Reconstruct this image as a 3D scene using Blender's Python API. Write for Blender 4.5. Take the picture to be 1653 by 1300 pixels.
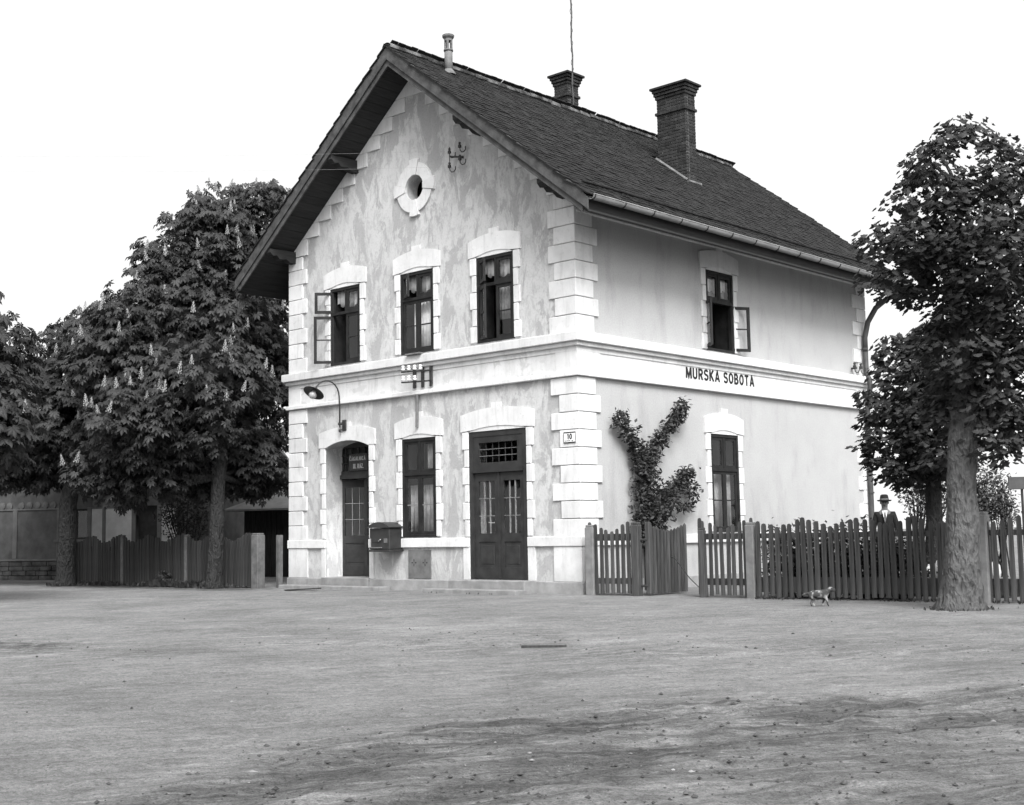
import bpy, bmesh, math, random
import numpy as np
from mathutils import Vector, Matrix, noise
R = math.radians
random.seed(7); np.random.seed(7)
sc = bpy.context.scene
col = sc.collection
for o in list(bpy.data.objects): bpy.data.objects.remove(o)

# ------------------------------------------------------------------ camera, sky, sun, exposure
CAM = Vector((14.92482, -18.00953, 1.08438))
CR = Vector((0.73538775, 0.67743539, -0.01691624))
CU = Vector((0.08028728, -0.0623139, 0.99482206))
CW = Vector((-0.67287355, 0.73293811, 0.10021432))
FPX = 2108.51
cd = bpy.data.cameras.new('camera'); cam = bpy.data.objects.new('camera', cd); col.objects.link(cam)
cd.sensor_width = 36.0; cd.lens = FPX / 1653 * 36; cd.clip_end = 3000; cd.clip_start = 0.1
m = Matrix((CR, CU, -CW)).transposed().to_4x4(); m.translation = CAM
cam.matrix_world = m; sc.camera = cam

SUN_EL, SUN_AZ = R(46), R(124)          # azimuth measured clockwise from +Y
sdir = Vector((math.sin(SUN_AZ) * math.cos(SUN_EL), math.cos(SUN_AZ) * math.cos(SUN_EL), math.sin(SUN_EL)))
w = bpy.data.worlds.new('World'); sc.world = w; w.use_nodes = True
nt = w.node_tree; nt.nodes.clear()
sky = nt.nodes.new('ShaderNodeTexSky'); sky.sky_type = 'NISHITA'; sky.sun_disc = False
sky.sun_elevation = SUN_EL; sky.sun_rotation = SUN_AZ; sky.air_density = 1.0; sky.dust_density = 6.0; sky.ozone_density = 1.0
bw = nt.nodes.new('ShaderNodeRGBToBW')
cloud = nt.nodes.new('ShaderNodeMath'); cloud.operation = 'MAXIMUM'; cloud.inputs[1].default_value = 3.9
bg = nt.nodes.new('ShaderNodeBackground'); bg.inputs['Strength'].default_value = 0.1
wo = nt.nodes.new('ShaderNodeOutputWorld')
nt.links.new(sky.outputs[0], bw.inputs[0]); nt.links.new(bw.outputs[0], cloud.inputs[0])
nt.links.new(cloud.outputs[0], bg.inputs['Color']); nt.links.new(bg.outputs[0], wo.inputs[0])
sl = bpy.data.lights.new('sun', 'SUN'); sl.energy = 1.5; sl.angle = R(24); sl.color = (1, 1, 1)
so = bpy.data.objects.new('sun', sl); col.objects.link(so); so.location = (20, -20, 30)
so.rotation_euler = sdir.to_track_quat('Z', 'Y').to_euler()
sc.view_settings.view_transform = 'Standard'; sc.view_settings.look = 'None'
sc.view_settings.exposure = 1.45; sc.view_settings.gamma = 1.0
sc.render.resolution_x, sc.render.resolution_y = 1024, 805
try: sc.cycles.max_bounces = 6; sc.cycles.transparent_max_bounces = 8
except Exception: pass

# ------------------------------------------------------------------ materials (black and white place)
def g(v): return (v, v, v, 1)
class NT:
    def __init__(s, name, rough=0.85, spec=0.3):
        s.m = bpy.data.materials.new(name); s.m.use_nodes = True; s.t = s.m.node_tree
        s.b = s.t.nodes['Principled BSDF']; s.b.inputs['Roughness'].default_value = rough
        s.b.inputs['Specular IOR Level'].default_value = spec
    def n(s, typ, **kw):
        x = s.t.nodes.new(typ)
        for k, v in kw.items(): setattr(x, k, v)
        return x
    def l(s, a, b): s.t.links.new(a, b)
    def coord(s, kind='Object', scale=(1, 1, 1)):
        if kind == 'World': o = s.n('ShaderNodeNewGeometry').outputs['Position']
        else: o = s.n('ShaderNodeTexCoord').outputs[kind]
        mp = s.n('ShaderNodeMapping'); mp.inputs['Scale'].default_value = scale
        s.l(o, mp.inputs[0]); return mp.outputs[0]
    def noise(s, vec, scale, detail=4, rough=0.55, dist=0.0):
        x = s.n('ShaderNodeTexNoise'); x.inputs['Scale'].default_value = scale; x.inputs['Detail'].default_value = detail
        x.inputs['Roughness'].default_value = rough; x.inputs['Distortion'].default_value = dist
        s.l(vec, x.inputs['Vector']); return x.outputs[0]
    def ramp(s, fac, stops):
        x = s.n('ShaderNodeValToRGB'); e = x.color_ramp.elements
        while len(e) < len(stops): e.new(0.5)
        for i, (p, v) in enumerate(stops): e[i].position = p; e[i].color = g(v)
        s.l(fac, x.inputs[0]); return x.outputs[0]
    def mix(s, fac, a, b, mode='MIX'):
        x = s.n('ShaderNodeMix', data_type='RGBA', blend_type=mode)
        for k, v in ((0, fac), (6, a), (7, b)):
            if isinstance(v, (int, float)): x.inputs[k].default_value = v if k == 0 else g(v)
            else: s.l(v, x.inputs[k])
        return x.outputs[2]
    def color(s, c): s.l(c, s.b.inputs['Base Color'])
    def bump(s, h, strength=0.3, dist=0.02):
        x = s.n('ShaderNodeBump'); x.inputs['Strength'].default_value = strength; x.inputs['Distance'].default_value = dist
        s.l(h, x.inputs['Height']); s.l(x.outputs[0], s.b.inputs['Normal'])

def mat_noise(name, lo, hi, scale=3, rough=0.85, spec=0.3, bump=0.25, bscale=40, bdist=0.01, stretch=(1, 1, 1), p=(0.35, 0.68), kind='World', rand=0.0):
    t = NT(name, rough, spec); v = t.coord(kind, stretch)
    c = t.ramp(t.noise(v, scale, 6, 0.6), [(p[0], lo), (p[1], hi)])
    if rand:
        oi = t.n('ShaderNodeObjectInfo'); c = t.mix(1.0, c, t.ramp(oi.outputs['Random'], [(0, 1 - rand), (1, 1.0)]), 'MULTIPLY')
    t.color(c)
    if bump: t.bump(t.noise(v, bscale, 4, 0.6), bump, bdist)
    return t.m

def mat_plaster():
    t = NT('weathered_plaster', 0.92, 0.15); v = t.coord('World')
    vs = t.coord('World', (1, 1, 0.42))
    base = t.ramp(t.noise(v, 0.9, 5, 0.6), [(0.3, 0.41), (0.7, 0.49)])
    blot = t.ramp(t.noise(vs, 2.3, 9, 0.72, 0.5), [(0.505, 0), (0.545, 1)])
    fine = t.ramp(t.noise(vs, 7.5, 8, 0.75, 0.6), [(0.49, 0), (0.56, 1)])
    c = t.mix(blot, base, 0.315); c = t.mix(t.mix(0.7, 0.0, fine), c, 0.34)
    # damp foot of the wall
    geo = t.n('ShaderNodeNewGeometry'); sx = t.n('ShaderNodeSeparateXYZ'); t.l(geo.outputs['Position'], sx.inputs[0])
    ad = t.n('ShaderNodeMath', operation='MULTIPLY_ADD'); t.l(t.noise(v, 2.2, 5, 0.6), ad.inputs[0]); ad.inputs[1].default_value = 0.9; t.l(sx.outputs[2], ad.inputs[2])
    foot = t.ramp(ad.outputs[0], [(0.55, 1), (0.95, 0)])
    c = t.mix(t.mix(0.55, 0.0, foot), c, 0.30)
    speck = t.ramp(t.noise(v, 26, 3, 0.6), [(0.30, 0.86), (0.5, 1.0)])
    c = t.mix(1.0, c, speck, 'MULTIPLY'); t.color(c)
    t.bump(t.mix(0.5, t.noise(v, 60, 4, 0.7), blot), 0.35, 0.008); return t.m

def mat_side():
    t = NT('rough_render', 0.95, 0.1); v = t.coord('World')
    c = t.ramp(t.noise(v, 1.1, 5, 0.6), [(0.3, 0.365), (0.7, 0.405)])
    stain = t.ramp(t.noise(t.coord('World', (1, 1, 0.3)), 1.7, 6, 0.65), [(0.52, 1.0), (0.72, 0.80)])
    c = t.mix(1.0, c, stain, 'MULTIPLY')
    c = t.mix(1.0, c, t.ramp(t.noise(v, 34, 3, 0.7), [(0.3, 0.86), (0.6, 1.0)]), 'MULTIPLY')
    geo = t.n('ShaderNodeNewGeometry'); sx = t.n('ShaderNodeSeparateXYZ'); t.l(geo.outputs['Position'], sx.inputs[0])
    ad = t.n('ShaderNodeMath', operation='MULTIPLY_ADD'); t.l(t.noise(v, 2.4, 5, 0.6), ad.inputs[0]); ad.inputs[1].default_value = 0.7; t.l(sx.outputs[2], ad.inputs[2])
    foot = t.ramp(ad.outputs[0], [(0.45, 1), (0.8, 0)])
    c = t.mix(t.mix(0.6, 0.0, foot), c, 0.33); t.color(c)
    t.bump(t.noise(v, 75, 5, 0.75), 0.55, 0.01); return t.m

def mat_trim(name='white_trim', worn=0.0):
    t = NT(name, 0.9, 0.15); v = t.coord('World')
    c = t.ramp(t.noise(v, 2.0, 6, 0.65), [(0.32, 0.53), (0.62, 0.63)])
    c = t.mix(1.0, c, t.ramp(t.noise(t.coord('World', (1, 1, 0.4)), 5, 5, 0.7), [(0.55, 1.0), (0.78, 0.84)]), 'MULTIPLY')
    if worn:
        vw = t.coord('World', (1, 1, 1.3))
        a = t.ramp(t.noise(vw, 2.6, 7, 0.7, 0.4), [(0.555, 0), (0.585, 1)])
        c = t.mix(t.mix(worn, 0.0, a), c, 0.50)
    oi = t.n('ShaderNodeObjectInfo'); c = t.mix(1.0, c, t.ramp(oi.outputs['Random'], [(0, 0.90), (1, 1.0)]), 'MULTIPLY')
    c = t.mix(1.0, c, t.ramp(t.noise(t.coord('World', (3, 3, 0.35)), 2.4, 7, 0.72, 0.4), [(0.52, 1.0), (0.70, 0.80)]), 'MULTIPLY')
    c = t.mix(1.0, c, t.ramp(t.noise(v, 17, 5, 0.7), [(0.28, 0.80), (0.42, 1.0)]), 'MULTIPLY')
    geo = t.n('ShaderNodeNewGeometry'); sx = t.n('ShaderNodeSeparateXYZ'); t.l(geo.outputs['Position'], sx.inputs[0])
    ad = t.n('ShaderNodeMath', operation='MULTIPLY_ADD'); t.l(t.noise(v, 3.2, 5, 0.65), ad.inputs[0]); ad.inputs[1].default_value = 0.8; t.l(sx.outputs[2], ad.inputs[2])
    c = t.mix(t.mix(0.6, 0.0, t.ramp(ad.outputs[0], [(0.55, 1), (0.95, 0)])), c, 0.36)
    t.color(c); t.bump(t.noise(v, 50, 4, 0.7), 0.25, 0.006); return t.m

def mat_wood(name, lo, hi, axis=2, rough=0.8, spec=0.25, kind='Object', rand=0.25):
    st = [14, 14, 14]; st[axis] = 0.9
    return mat_noise(name, lo, hi, 2.2, rough, spec, 0.4, 7, 0.006, tuple(st), (0.3, 0.7), kind, rand)

def mat_glass():
    t = NT('window_glass'); t.t.nodes.remove(t.b)
    out = [n for n in t.t.nodes if n.type == 'OUTPUT_MATERIAL'][0]
    tr = t.n('ShaderNodeBsdfTransparent'); tr.inputs[0].default_value = g(0.97)
    gl = t.n('ShaderNodeBsdfGlossy'); gl.inputs['Roughness'].default_value = 0.015; gl.inputs[0].default_value = g(0.95)
    fr = t.n('ShaderNodeFresnel'); fr.inputs['IOR'].default_value = 1.5
    nb = t.n('ShaderNodeBump'); nb.inputs['Strength'].default_value = 0.08; nb.inputs['Distance'].default_value = 0.02
    t.l(t.noise(t.coord('World'), 3.0, 2), nb.inputs['Height']); t.l(nb.outputs[0], gl.inputs['Normal'])
    ge = t.n('ShaderNodeNewGeometry'); iv = t.n('ShaderNodeMath', operation='SUBTRACT'); iv.inputs[0].default_value = 1.0; t.l(ge.outputs['Backfacing'], iv.inputs[1])
    ml = t.n('ShaderNodeMath', operation='MULTIPLY'); t.l(fr.outputs[0], ml.inputs[0]); t.l(iv.outputs[0], ml.inputs[1])
    mx = t.n('ShaderNodeMixShader'); t.l(ml.outputs[0], mx.inputs[0]); t.l(tr.outputs[0], mx.inputs[1]); t.l(gl.outputs[0], mx.inputs[2])
    t.l(mx.outputs[0], out.inputs[0]); return t.m

def mat_leaf(name, lo, hi, rough=0.6):
    t = NT(name, rough, 0.22)
    at = t.n('ShaderNodeAttribute'); at.attribute_name = 'shade'
    t.color(t.ramp(at.outputs['Fac'], [(0, lo), (1, hi)]))
    out = [n for n in t.t.nodes if n.type == 'OUTPUT_MATERIAL'][0]
    tl = t.n('ShaderNodeBsdfTranslucent'); tl.inputs[0].default_value = g(hi * 1.1)
    mx = t.n('ShaderNodeMixShader'); mx.inputs[0].default_value = 0.22
    t.l(t.b.outputs[0], mx.inputs[1]); t.l(tl.outputs[0], mx.inputs[2]); t.l(mx.outputs[0], out.inputs[0]); return t.m

def mat_bark(name, lo, hi, s=1.0):
    t = NT(name, 0.95, 0.1); v = t.coord('World', (1, 1, 0.45))
    vo = t.n('ShaderNodeTexVoronoi'); vo.inputs['Scale'].default_value = 13 * s
    mp = t.n('ShaderNodeMix', data_type='VECTOR'); mp.inputs[0].default_value = 0.18
    nn = t.n('ShaderNodeTexNoise'); nn.inputs['Scale'].default_value = 7 * s; t.l(v, nn.inputs['Vector'])
    t.l(v, mp.inputs[4]); t.l(nn.outputs['Color'], mp.inputs[5]); t.l(mp.outputs[1], vo.inputs['Vector'])
    f = t.noise(v, 9 * s, 6, 0.7)
    c = t.mix(0.5, t.ramp(vo.outputs['Distance'], [(0.05, lo), (0.5, hi)]), t.ramp(f, [(0.3, lo), (0.7, hi)]))
    t.color(c); t.bump(t.mix(0.5, vo.outputs['Distance'], f), 1.0, 0.10); return t.m

def mat_ground():
    t = NT('packed_earth', 0.97, 0.08); v = t.coord('World')
    c = t.ramp(t.noise(v, 0.35, 6, 0.6), [(0.3, 0.135), (0.7, 0.19)])
    at = t.n('ShaderNodeAttribute'); at.attribute_name = 'damp_shade'  # damp track earth, plus tree shade painted along the left fence
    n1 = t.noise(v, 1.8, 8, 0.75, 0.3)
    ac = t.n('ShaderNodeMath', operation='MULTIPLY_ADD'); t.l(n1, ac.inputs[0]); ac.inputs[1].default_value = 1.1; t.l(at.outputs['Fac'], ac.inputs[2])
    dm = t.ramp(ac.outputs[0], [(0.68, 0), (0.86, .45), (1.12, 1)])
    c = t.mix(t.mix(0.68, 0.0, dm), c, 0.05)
    # broken streaks where wheels have dragged the earth
    m0 = t.n('ShaderNodeMapping'); m0.inputs['Rotation'].default_value = (0, 0, R(-60))
    mp = t.n('ShaderNodeMapping'); mp.inputs['Scale'].default_value = (0.55, 4.2, 1)
    t.l(t.n('ShaderNodeNewGeometry').outputs['Position'], m0.inputs[0]); t.l(m0.outputs[0], mp.inputs[0])
    st = t.noise(mp.outputs[0], 1.8, 9, 0.78, 0.8)
    str_ = t.n('ShaderNodeMath', operation='MULTIPLY_ADD'); t.l(at.outputs['Fac'], str_.inputs[0]); str_.inputs[1].default_value = 1.4; str_.inputs[2].default_value = 0.30; str_.use_clamp = True
    c = t.mix(str_.outputs[0], c, t.mix(1.0, c, t.ramp(st, [(0.36, 0.45), (0.5, 1.0), (0.62, 1.75)]), 'MULTIPLY'))
    # light traffic-worn patches, grit at three sizes
    c = t.mix(1.0, c, t.ramp(t.noise(v, 0.9, 6, 0.7, 0.5), [(0.35, 0.82), (0.65, 1.15)]), 'MULTIPLY')
    gr = t.noise(v, 38, 6, 0.8); c = t.mix(1.0, c, t.ramp(gr, [(0.34, 0.60), (0.5, 1.0), (0.68, 1.38)]), 'MULTIPLY')
    g3 = t.noise(v, 120, 3, 0.7); c = t.mix(1.0, c, t.ramp(g3, [(0.32, 0.55), (0.45, 1.0), (0.72, 1.35)]), 'MULTIPLY')
    g2 = t.noise(v, 9, 6, 0.75); c = t.mix(1.0, c, t.ramp(g2, [(0.32, 0.74), (0.5, 1.0), (0.68, 1.15)]), 'MULTIPLY')
    t.color(c)
    t.bump(t.mix(0.55, gr, t.mix(0.5, st, g2)), 1.0, 0.04); return t.m

M = {}
M['plaster'] = mat_plaster(); M['side'] = mat_side(); M['trim'] = mat_trim(); M['frieze'] = mat_trim('worn_frieze', 0.0)
M['friezeworn'] = mat_trim('worn_front_frieze', 1.0)
M['base'] = mat_noise('base_stone', 0.20, 0.30, 4, 0.95, 0.15, 0.4, 30, 0.01)
M['step'] = mat_noise('step_stone', 0.16, 0.24, 5, 0.9, 0.2, 0.4, 40, 0.008)
M['tile'] = mat_noise('roof_tile', 0.008, 0.032, 6, 0.92, 0.15, 0.4, 45, 0.006, (1, 1, 1), (0.3, 0.75), 'World', 0.45)
M['tilebulk'] = mat_noise('roof_tile_bulk', 0.007, 0.030, 9, 0.92, 0.15, 0.4, 45, 0.006, (1, 1, 1), (0.3, 0.75), 'World', 0.0)
M['ridge'] = mat_noise('ridge_tile', 0.04, 0.22, 5, 0.95, 0.1, 0.4, 40, 0.006, (1, 1, 1), (0.42, 0.72), 'World', 0.3)
M['mortar'] = mat_noise('mortar', 0.07, 0.18, 9, 0.95, 0.1, 0.5, 40, 0.01)
M['brick'] = mat_noise('brick', 0.022, 0.055, 8, 0.95, 0.1, 0.4, 40, 0.006, (1, 1, 1), (0.3, 0.7), 'World', 0.4)
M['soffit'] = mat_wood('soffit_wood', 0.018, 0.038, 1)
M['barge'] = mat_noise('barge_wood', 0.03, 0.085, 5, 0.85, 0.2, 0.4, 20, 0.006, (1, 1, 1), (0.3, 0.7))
M['frame'] = mat_noise('dark_paint', 0.010, 0.022, 6, 0.65, 0.2, 0.15, 30, 0.003)
M['door'] = mat_noise('door_paint', 0.017, 0.032, 5, 0.6, 0.25, 0.2, 25, 0.003)
M['bar'] = mat_noise('glazing_bar', 0.12, 0.2, 6, 0.6, 0.3, 0.1, 30, 0.003)
M['glass'] = mat_glass()
M['curtain'] = mat_noise('curtain_cloth', 0.55, 0.7, 9, 0.95, 0.1, 0.0)
M['blind'] = mat_noise('grey_cloth', 0.20, 0.28, 9, 0.95, 0.1, 0.0)
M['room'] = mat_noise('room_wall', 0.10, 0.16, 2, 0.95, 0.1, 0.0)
M['zinc'] = mat_noise('zinc', 0.20, 0.29, 3, 0.5, 0.4, 0.1, 30, 0.003)
M['pipe'] = mat_noise('dark_zinc', 0.035, 0.065, 4, 0.6, 0.3, 0.1, 30, 0.003)
M['iron'] = mat_noise('black_iron', 0.015, 0.03, 8, 0.5, 0.4, 0.1, 30, 0.003)
M['porcelain'] = mat_noise('porcelain', 0.6, 0.7, 8, 0.25, 0.5, 0.0)
M['bulbglass'] = mat_noise('bulb_glass', 0.28, 0.36, 8, 0.25, 0.5, 0.0)
M['mailbox'] = mat_noise('mailbox_paint', 0.016, 0.03, 6, 0.5, 0.4, 0.1, 30, 0.003)
M['plate'] = mat_noise('enamel_white', 0.68, 0.76, 8, 0.35, 0.5, 0.0)
M['letter'] = mat_noise('black_letter', 0.012, 0.02, 8, 0.7, 0.2, 0.0)
M['signtext'] = mat_noise('pale_letter', 0.32, 0.42, 8, 0.7, 0.2, 0.0)
M['hatch'] = mat_noise('hatch_metal', 0.09, 0.15, 5, 0.7, 0.3, 0.2, 25, 0.004)
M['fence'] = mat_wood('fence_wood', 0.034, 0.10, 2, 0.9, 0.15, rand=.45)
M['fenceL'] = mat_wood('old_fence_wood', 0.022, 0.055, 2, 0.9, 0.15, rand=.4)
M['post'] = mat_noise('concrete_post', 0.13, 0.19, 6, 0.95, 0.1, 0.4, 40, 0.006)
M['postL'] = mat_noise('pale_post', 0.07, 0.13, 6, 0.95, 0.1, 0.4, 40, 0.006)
M['shed'] = mat_wood('shed_plank', 0.012, 0.04, 2, 0.9, 0.1)
M['shedroof'] = mat_noise('tar_paper', 0.10, 0.14, 3, 0.9, 0.15, 0.2, 30, 0.006)
M['bark'] = mat_bark('maple_bark', 0.026, 0.115, 1.3); M['barkL'] = mat_bark('chestnut_bark', 0.012, 0.038, 1.4)
M['leaf'] = mat_leaf('chestnut_leaf', 0.019, 0.060); M['leafR'] = mat_leaf('broad_leaf', 0.016, 0.052)
M['leafV'] = mat_leaf('climber_leaf', 0.016, 0.055); M['leafB'] = mat_leaf('bush_leaf', 0.03, 0.095)
M['candle'] = mat_noise('candle_blossom', 0.24, 0.36, 30, 0.9, 0.1, 0.0, kind='Object')
M['ground'] = mat_ground()
M['pebble'] = mat_noise('pebble', 0.08, 0.30, 3, 0.9, 0.2, 0.0)
M['crumb'] = mat_noise('earth_crumb', 0.035, 0.085, 6, 0.97, 0.08, 0.0)
M['whitestone'] = mat_noise('whitewashed_stone', 0.40, 0.6, 9, 0.95, 0.1, 0.3)
M['skin'] = mat_noise('skin', 0.10, 0.13, 9, 0.6, 0.3, 0.0)
M['suit'] = mat_noise('dark_suit', 0.014, 0.022, 9, 0.9, 0.1, 0.2)
M['shirt'] = mat_noise('white_shirt', 0.55, 0.62, 9, 0.9, 0.1, 0.0)
M['hatband'] = mat_noise('hat_band', 0.10, 0.12, 9, 0.9, 0.1, 0.0)
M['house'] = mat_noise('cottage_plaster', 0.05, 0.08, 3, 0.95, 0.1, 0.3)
M['housetrim'] = mat_noise('cottage_trim', 0.075, 0.11, 3, 0.95, 0.1, 0.2)
M['houselit'] = mat_noise('cottage_lit_plaster', 0.26, 0.34, 3, 0.95, 0.1, 0.3)  # lit copy of the cottage plaster; tree shade difference put into colour
M['housestone'] = mat_noise('cottage_stone', 0.025, 0.08, 4, 0.95, 0.1, 0.5, 20, 0.02)
def mat_dog():
    t = NT('dog_fur', 0.95, 0.1); v = t.coord('Object')
    t.color(t.ramp(t.noise(v, 9.5, 2, 0.4), [(0.38, 0.26), (0.50, 0.045)])); t.bump(t.noise(v, 90, 3), 0.4, 0.006); return t.m
M['dog'] = mat_dog()

# ------------------------------------------------------------------ mesh helpers
WM = {}
RIGHT = Matrix.Rotation(R(90), 4, 'Z')     # (u, v inward, z) of the side wall -> world
def thing(name, label, cat, loc=(0, 0, 0), group=None, kind=None):
    o = bpy.data.objects.new(name, None); o.empty_display_size = 0.2; col.objects.link(o); o.location = loc
    WM[o.name] = Matrix.Translation(loc); tag(o, label, cat, group, kind); return o
def tag(o, label=None, cat=None, group=None, kind=None):
    if label: o['label'] = label
    if cat: o['category'] = cat
    if group: o['group'] = group
    if kind: o['kind'] = kind
    return o
def link(name, me, parent=None, mw=None):
    o = bpy.data.objects.new(name, me); col.objects.link(o)
    mw = mw or Matrix.Identity(4)
    if parent:
        o.parent = parent; o.matrix_parent_inverse = WM.get(parent.name, Matrix.Identity(4)).inverted()
    o.matrix_basis = mw; WM[o.name] = mw.copy()
    return o
class MB:
    def __init__(s): s.v = []; s.f = []
    def add(s, vs, fs):
        k = len(s.v); s.v += [Vector(p) for p in vs]; s.f += [[i + k for i in f] for f in fs]; return s
    def box(s, x0, x1, y0, y1, z0, z1, c=0.0):
        if c <= 0:
            return s.add([(x0, y0, z0), (x1, y0, z0), (x1, y1, z0), (x0, y1, z0), (x0, y0, z1), (x1, y0, z1), (x1, y1, z1), (x0, y1, z1)],
                         [(3, 2, 1, 0), (4, 5, 6, 7), (0, 1, 5, 4), (1, 2, 6, 5), (2, 3, 7, 6), (3, 0, 4, 7)])
        bm = bmesh.new(); bmesh.ops.create_cube(bm, size=1)
        for v in bm.verts:
            v.co = Vector(((x0 + x1) / 2 + v.co.x * (x1 - x0), (y0 + y1) / 2 + v.co.y * (y1 - y0), (z0 + z1) / 2 + v.co.z * (z1 - z0)))
        bmesh.ops.bevel(bm, geom=list(bm.edges), offset=c, segments=1, affect='EDGES')
        return s.bm(bm)
    def bm(s, bm):
        bm.verts.index_update(); s.add([v.co.copy() for v in bm.verts], [[v.index for v in f.verts] for f in bm.faces]); bm.free(); return s
    def prism(s, poly, y0, y1):
        """polygon in (x, z) counter-clockwise seen from -y, extruded y0..y1"""
        n = len(poly)
        vs = [(x, y0, z) for x, z in poly] + [(x, y1, z) for x, z in poly]
        return s.add(vs, [list(range(n)), list(range(2 * n - 1, n - 1, -1))] + [(i, i + n, (i + 1) % n + n, (i + 1) % n) for i in range(n)])
    def tube(s, pts, rad, n=8, cap=True, jit=None):
        pts = [Vector(p) for p in pts]; k = len(pts)
        rs = rad if isinstance(rad, (list, tuple)) else [rad] * k
        vs = []; up = None
        for i, p in enumerate(pts):
            t = (pts[min(i + 1, k - 1)] - pts[max(i - 1, 0)]).normalized()
            if up is None:
                up = t.orthogonal().normalized()
            up = (up - t * up.dot(t)).normalized(); b = t.cross(up)
            for j in range(n):
                a = 2 * math.pi * j / n; d = up * math.cos(a) + b * math.sin(a)
                rr = rs[i] * (1 + (jit(p + d * rs[i]) if jit else 0)); vs.append(p + d * rr)
        fs = [(i * n + j, i * n + (j + 1) % n, (i + 1) * n + (j + 1) % n, (i + 1) * n + j) for i in range(k - 1) for j in range(n)]
        if cap: fs += [list(range(n - 1, -1, -1)), [(k - 1) * n + j for j in range(n)]]
        return s.add(vs, fs)
    def lathe(s, prof, n=16, c=(0, 0, 0), axis=None):
        q = Vector((0, 0, 1)).rotation_difference(Vector(axis)).to_matrix() if axis else Matrix.Identity(3)
        vs = [Vector(c) + q @ Vector((r * math.cos(2 * math.pi * j / n), r * math.sin(2 * math.pi * j / n), z)) for r, z in prof for j in range(n)]
        k = len(prof)
        fs = [(i * n + j, i * n + (j + 1) % n, (i + 1) * n + (j + 1) % n, (i + 1) * n + j) for i in range(k - 1) for j in range(n)]
        if prof[0][0] > 1e-4: fs.append(list(range(n - 1, -1, -1)))
        if prof[-1][0] > 1e-4: fs.append([(k - 1) * n + j for j in range(n)])
        return s.add(vs, fs)
    def build(s, name, mat, parent=None, mx=None, smooth=False, mw=None):
        me = bpy.data.meshes.new(name)
        vs = [mx @ p for p in s.v] if mx else s.v
        me.from_pydata([tuple(p) for p in vs], [], s.f); me.update()
        if mat: me.materials.append(M[mat])
        if smooth: me.polygons.foreach_set('use_smooth', [True] * len(me.polygons))
        return link(name, me, parent, mw)

def holed_wall(name, mat, parent, outer, holes, thick, mx=None):
    """wall slab v = 0..thick with real openings: (u, z) outlines filled as a 2D curve"""
    cu = bpy.data.curves.new('c', 'CURVE'); cu.dimensions = '2D'; cu.fill_mode = 'BOTH'; cu.extrude = thick / 2
    for poly in [outer] + holes:
        sp = cu.splines.new('POLY'); sp.points.add(len(poly) - 1); sp.use_cyclic_u = True
        for i, (x, z) in enumerate(poly): sp.points[i].co = (x, z, 0, 1)
    ob = bpy.data.objects.new('c', cu); col.objects.link(ob)
    dg = bpy.context.evaluated_depsgraph_get(); me = bpy.data.meshes.new_from_object(ob.evaluated_get(dg))
    bpy.data.objects.remove(ob); bpy.data.curves.remove(cu)
    T = Matrix(((1, 0, 0, 0), (0, 0, -1, thick / 2), (0, 1, 0, 0), (0, 0, 0, 1)))
    me.transform((mx @ T) if mx else T); me.materials.clear(); me.materials.append(M[mat]); me.name = name
    return link(name, me, parent)

def _arc(cx, cz, rx, rz, a0, a1, n=12): return [(cx + rx * math.cos(R(a0 + (a1 - a0) * i / n)), cz + rz * math.sin(R(a0 + (a1 - a0) * i / n))) for i in range(n + 1)]
GL = {   # strokes on a cell of width w and height 1
 'M': (.80, [[(.08, 0), (.12, 1)], [(.12, .97), (.40, .12), (.68, .97)], [(.68, 1), (.72, 0)]]),
 'U': (.64, [[(.09, 1), (.09, .32)] + _arc(.32, .30, .23, .22, 180, 360) + [(.55, 1)]]),
 'R': (.64, [[(.09, 0), (.09, 1)], [(.05, .92), (.32, .92)] + _arc(.34, .70, .20, .22, 90, -90) + [(.09, .48)], [(.30, .48), (.56, 0)]]),
 'S': (.62, [_arc(.31, .72, .22, .20, 20, 250, 14) + _arc(.31, .29, .23, .22, 70, -160, 14)]),
 'K': (.64, [[(.09, 0), (.09, 1)], [(.56, 1), (.12, .46)], [(.22, .56), (.58, 0)]]),
 'A': (.70, [[(.07, 0), (.35, .98), (.63, 0)], [(.17, .30), (.53, .30)]]),
 'O': (.66, [_arc(.33, .5, .25, .42, 90, 450, 24)]),
 'B': (.62, [[(.09, 0), (.09, 1)], [(.05, .92), (.28, .92)] + _arc(.30, .72, .18, .20, 90, -90) + [(.09, .52)], [(.09, .52), (.30, .52)] + _arc(.32, .30, .21, .22, 90, -90) + [(.05, .08)]]),
 'T': (.62, [[(.31, 0), (.31, .9)], [(.03, .92), (.59, .92)]]),
 'C': (.62, [_arc(.34, .5, .25, .42, 48, 312, 18)]),
 'L': (.54, [[(.09, 1), (.09, .04)], [(.05, .08), (.50, .08)]]),
 'N': (.66, [[(.09, 0), (.09, 1)], [(.09, .97), (.57, .03)], [(.57, 0), (.57, 1)]]),
 'I': (.20, [[(.10, 0), (.10, 1)]]),
 'Z': (.60, [[(.06, .92), (.52, .92)], [(.50, .90), (.10, .10)], [(.06, .08), (.55, .08)]]),
 '.': (.20, [[(.10, 0), (.10, .17)]]),
 '1': (.34, [[(.22, 0), (.22, 1)], [(.04, .78), (.20, .95)]]),
 '0': (.62, [_arc(.31, .5, .22, .42, 90, 450, 24)]),
}
GL['Č'] = (.62, GL['C'][1] + [[(.18, 1.28), (.34, 1.10), (.50, 1.28)]])
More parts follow.
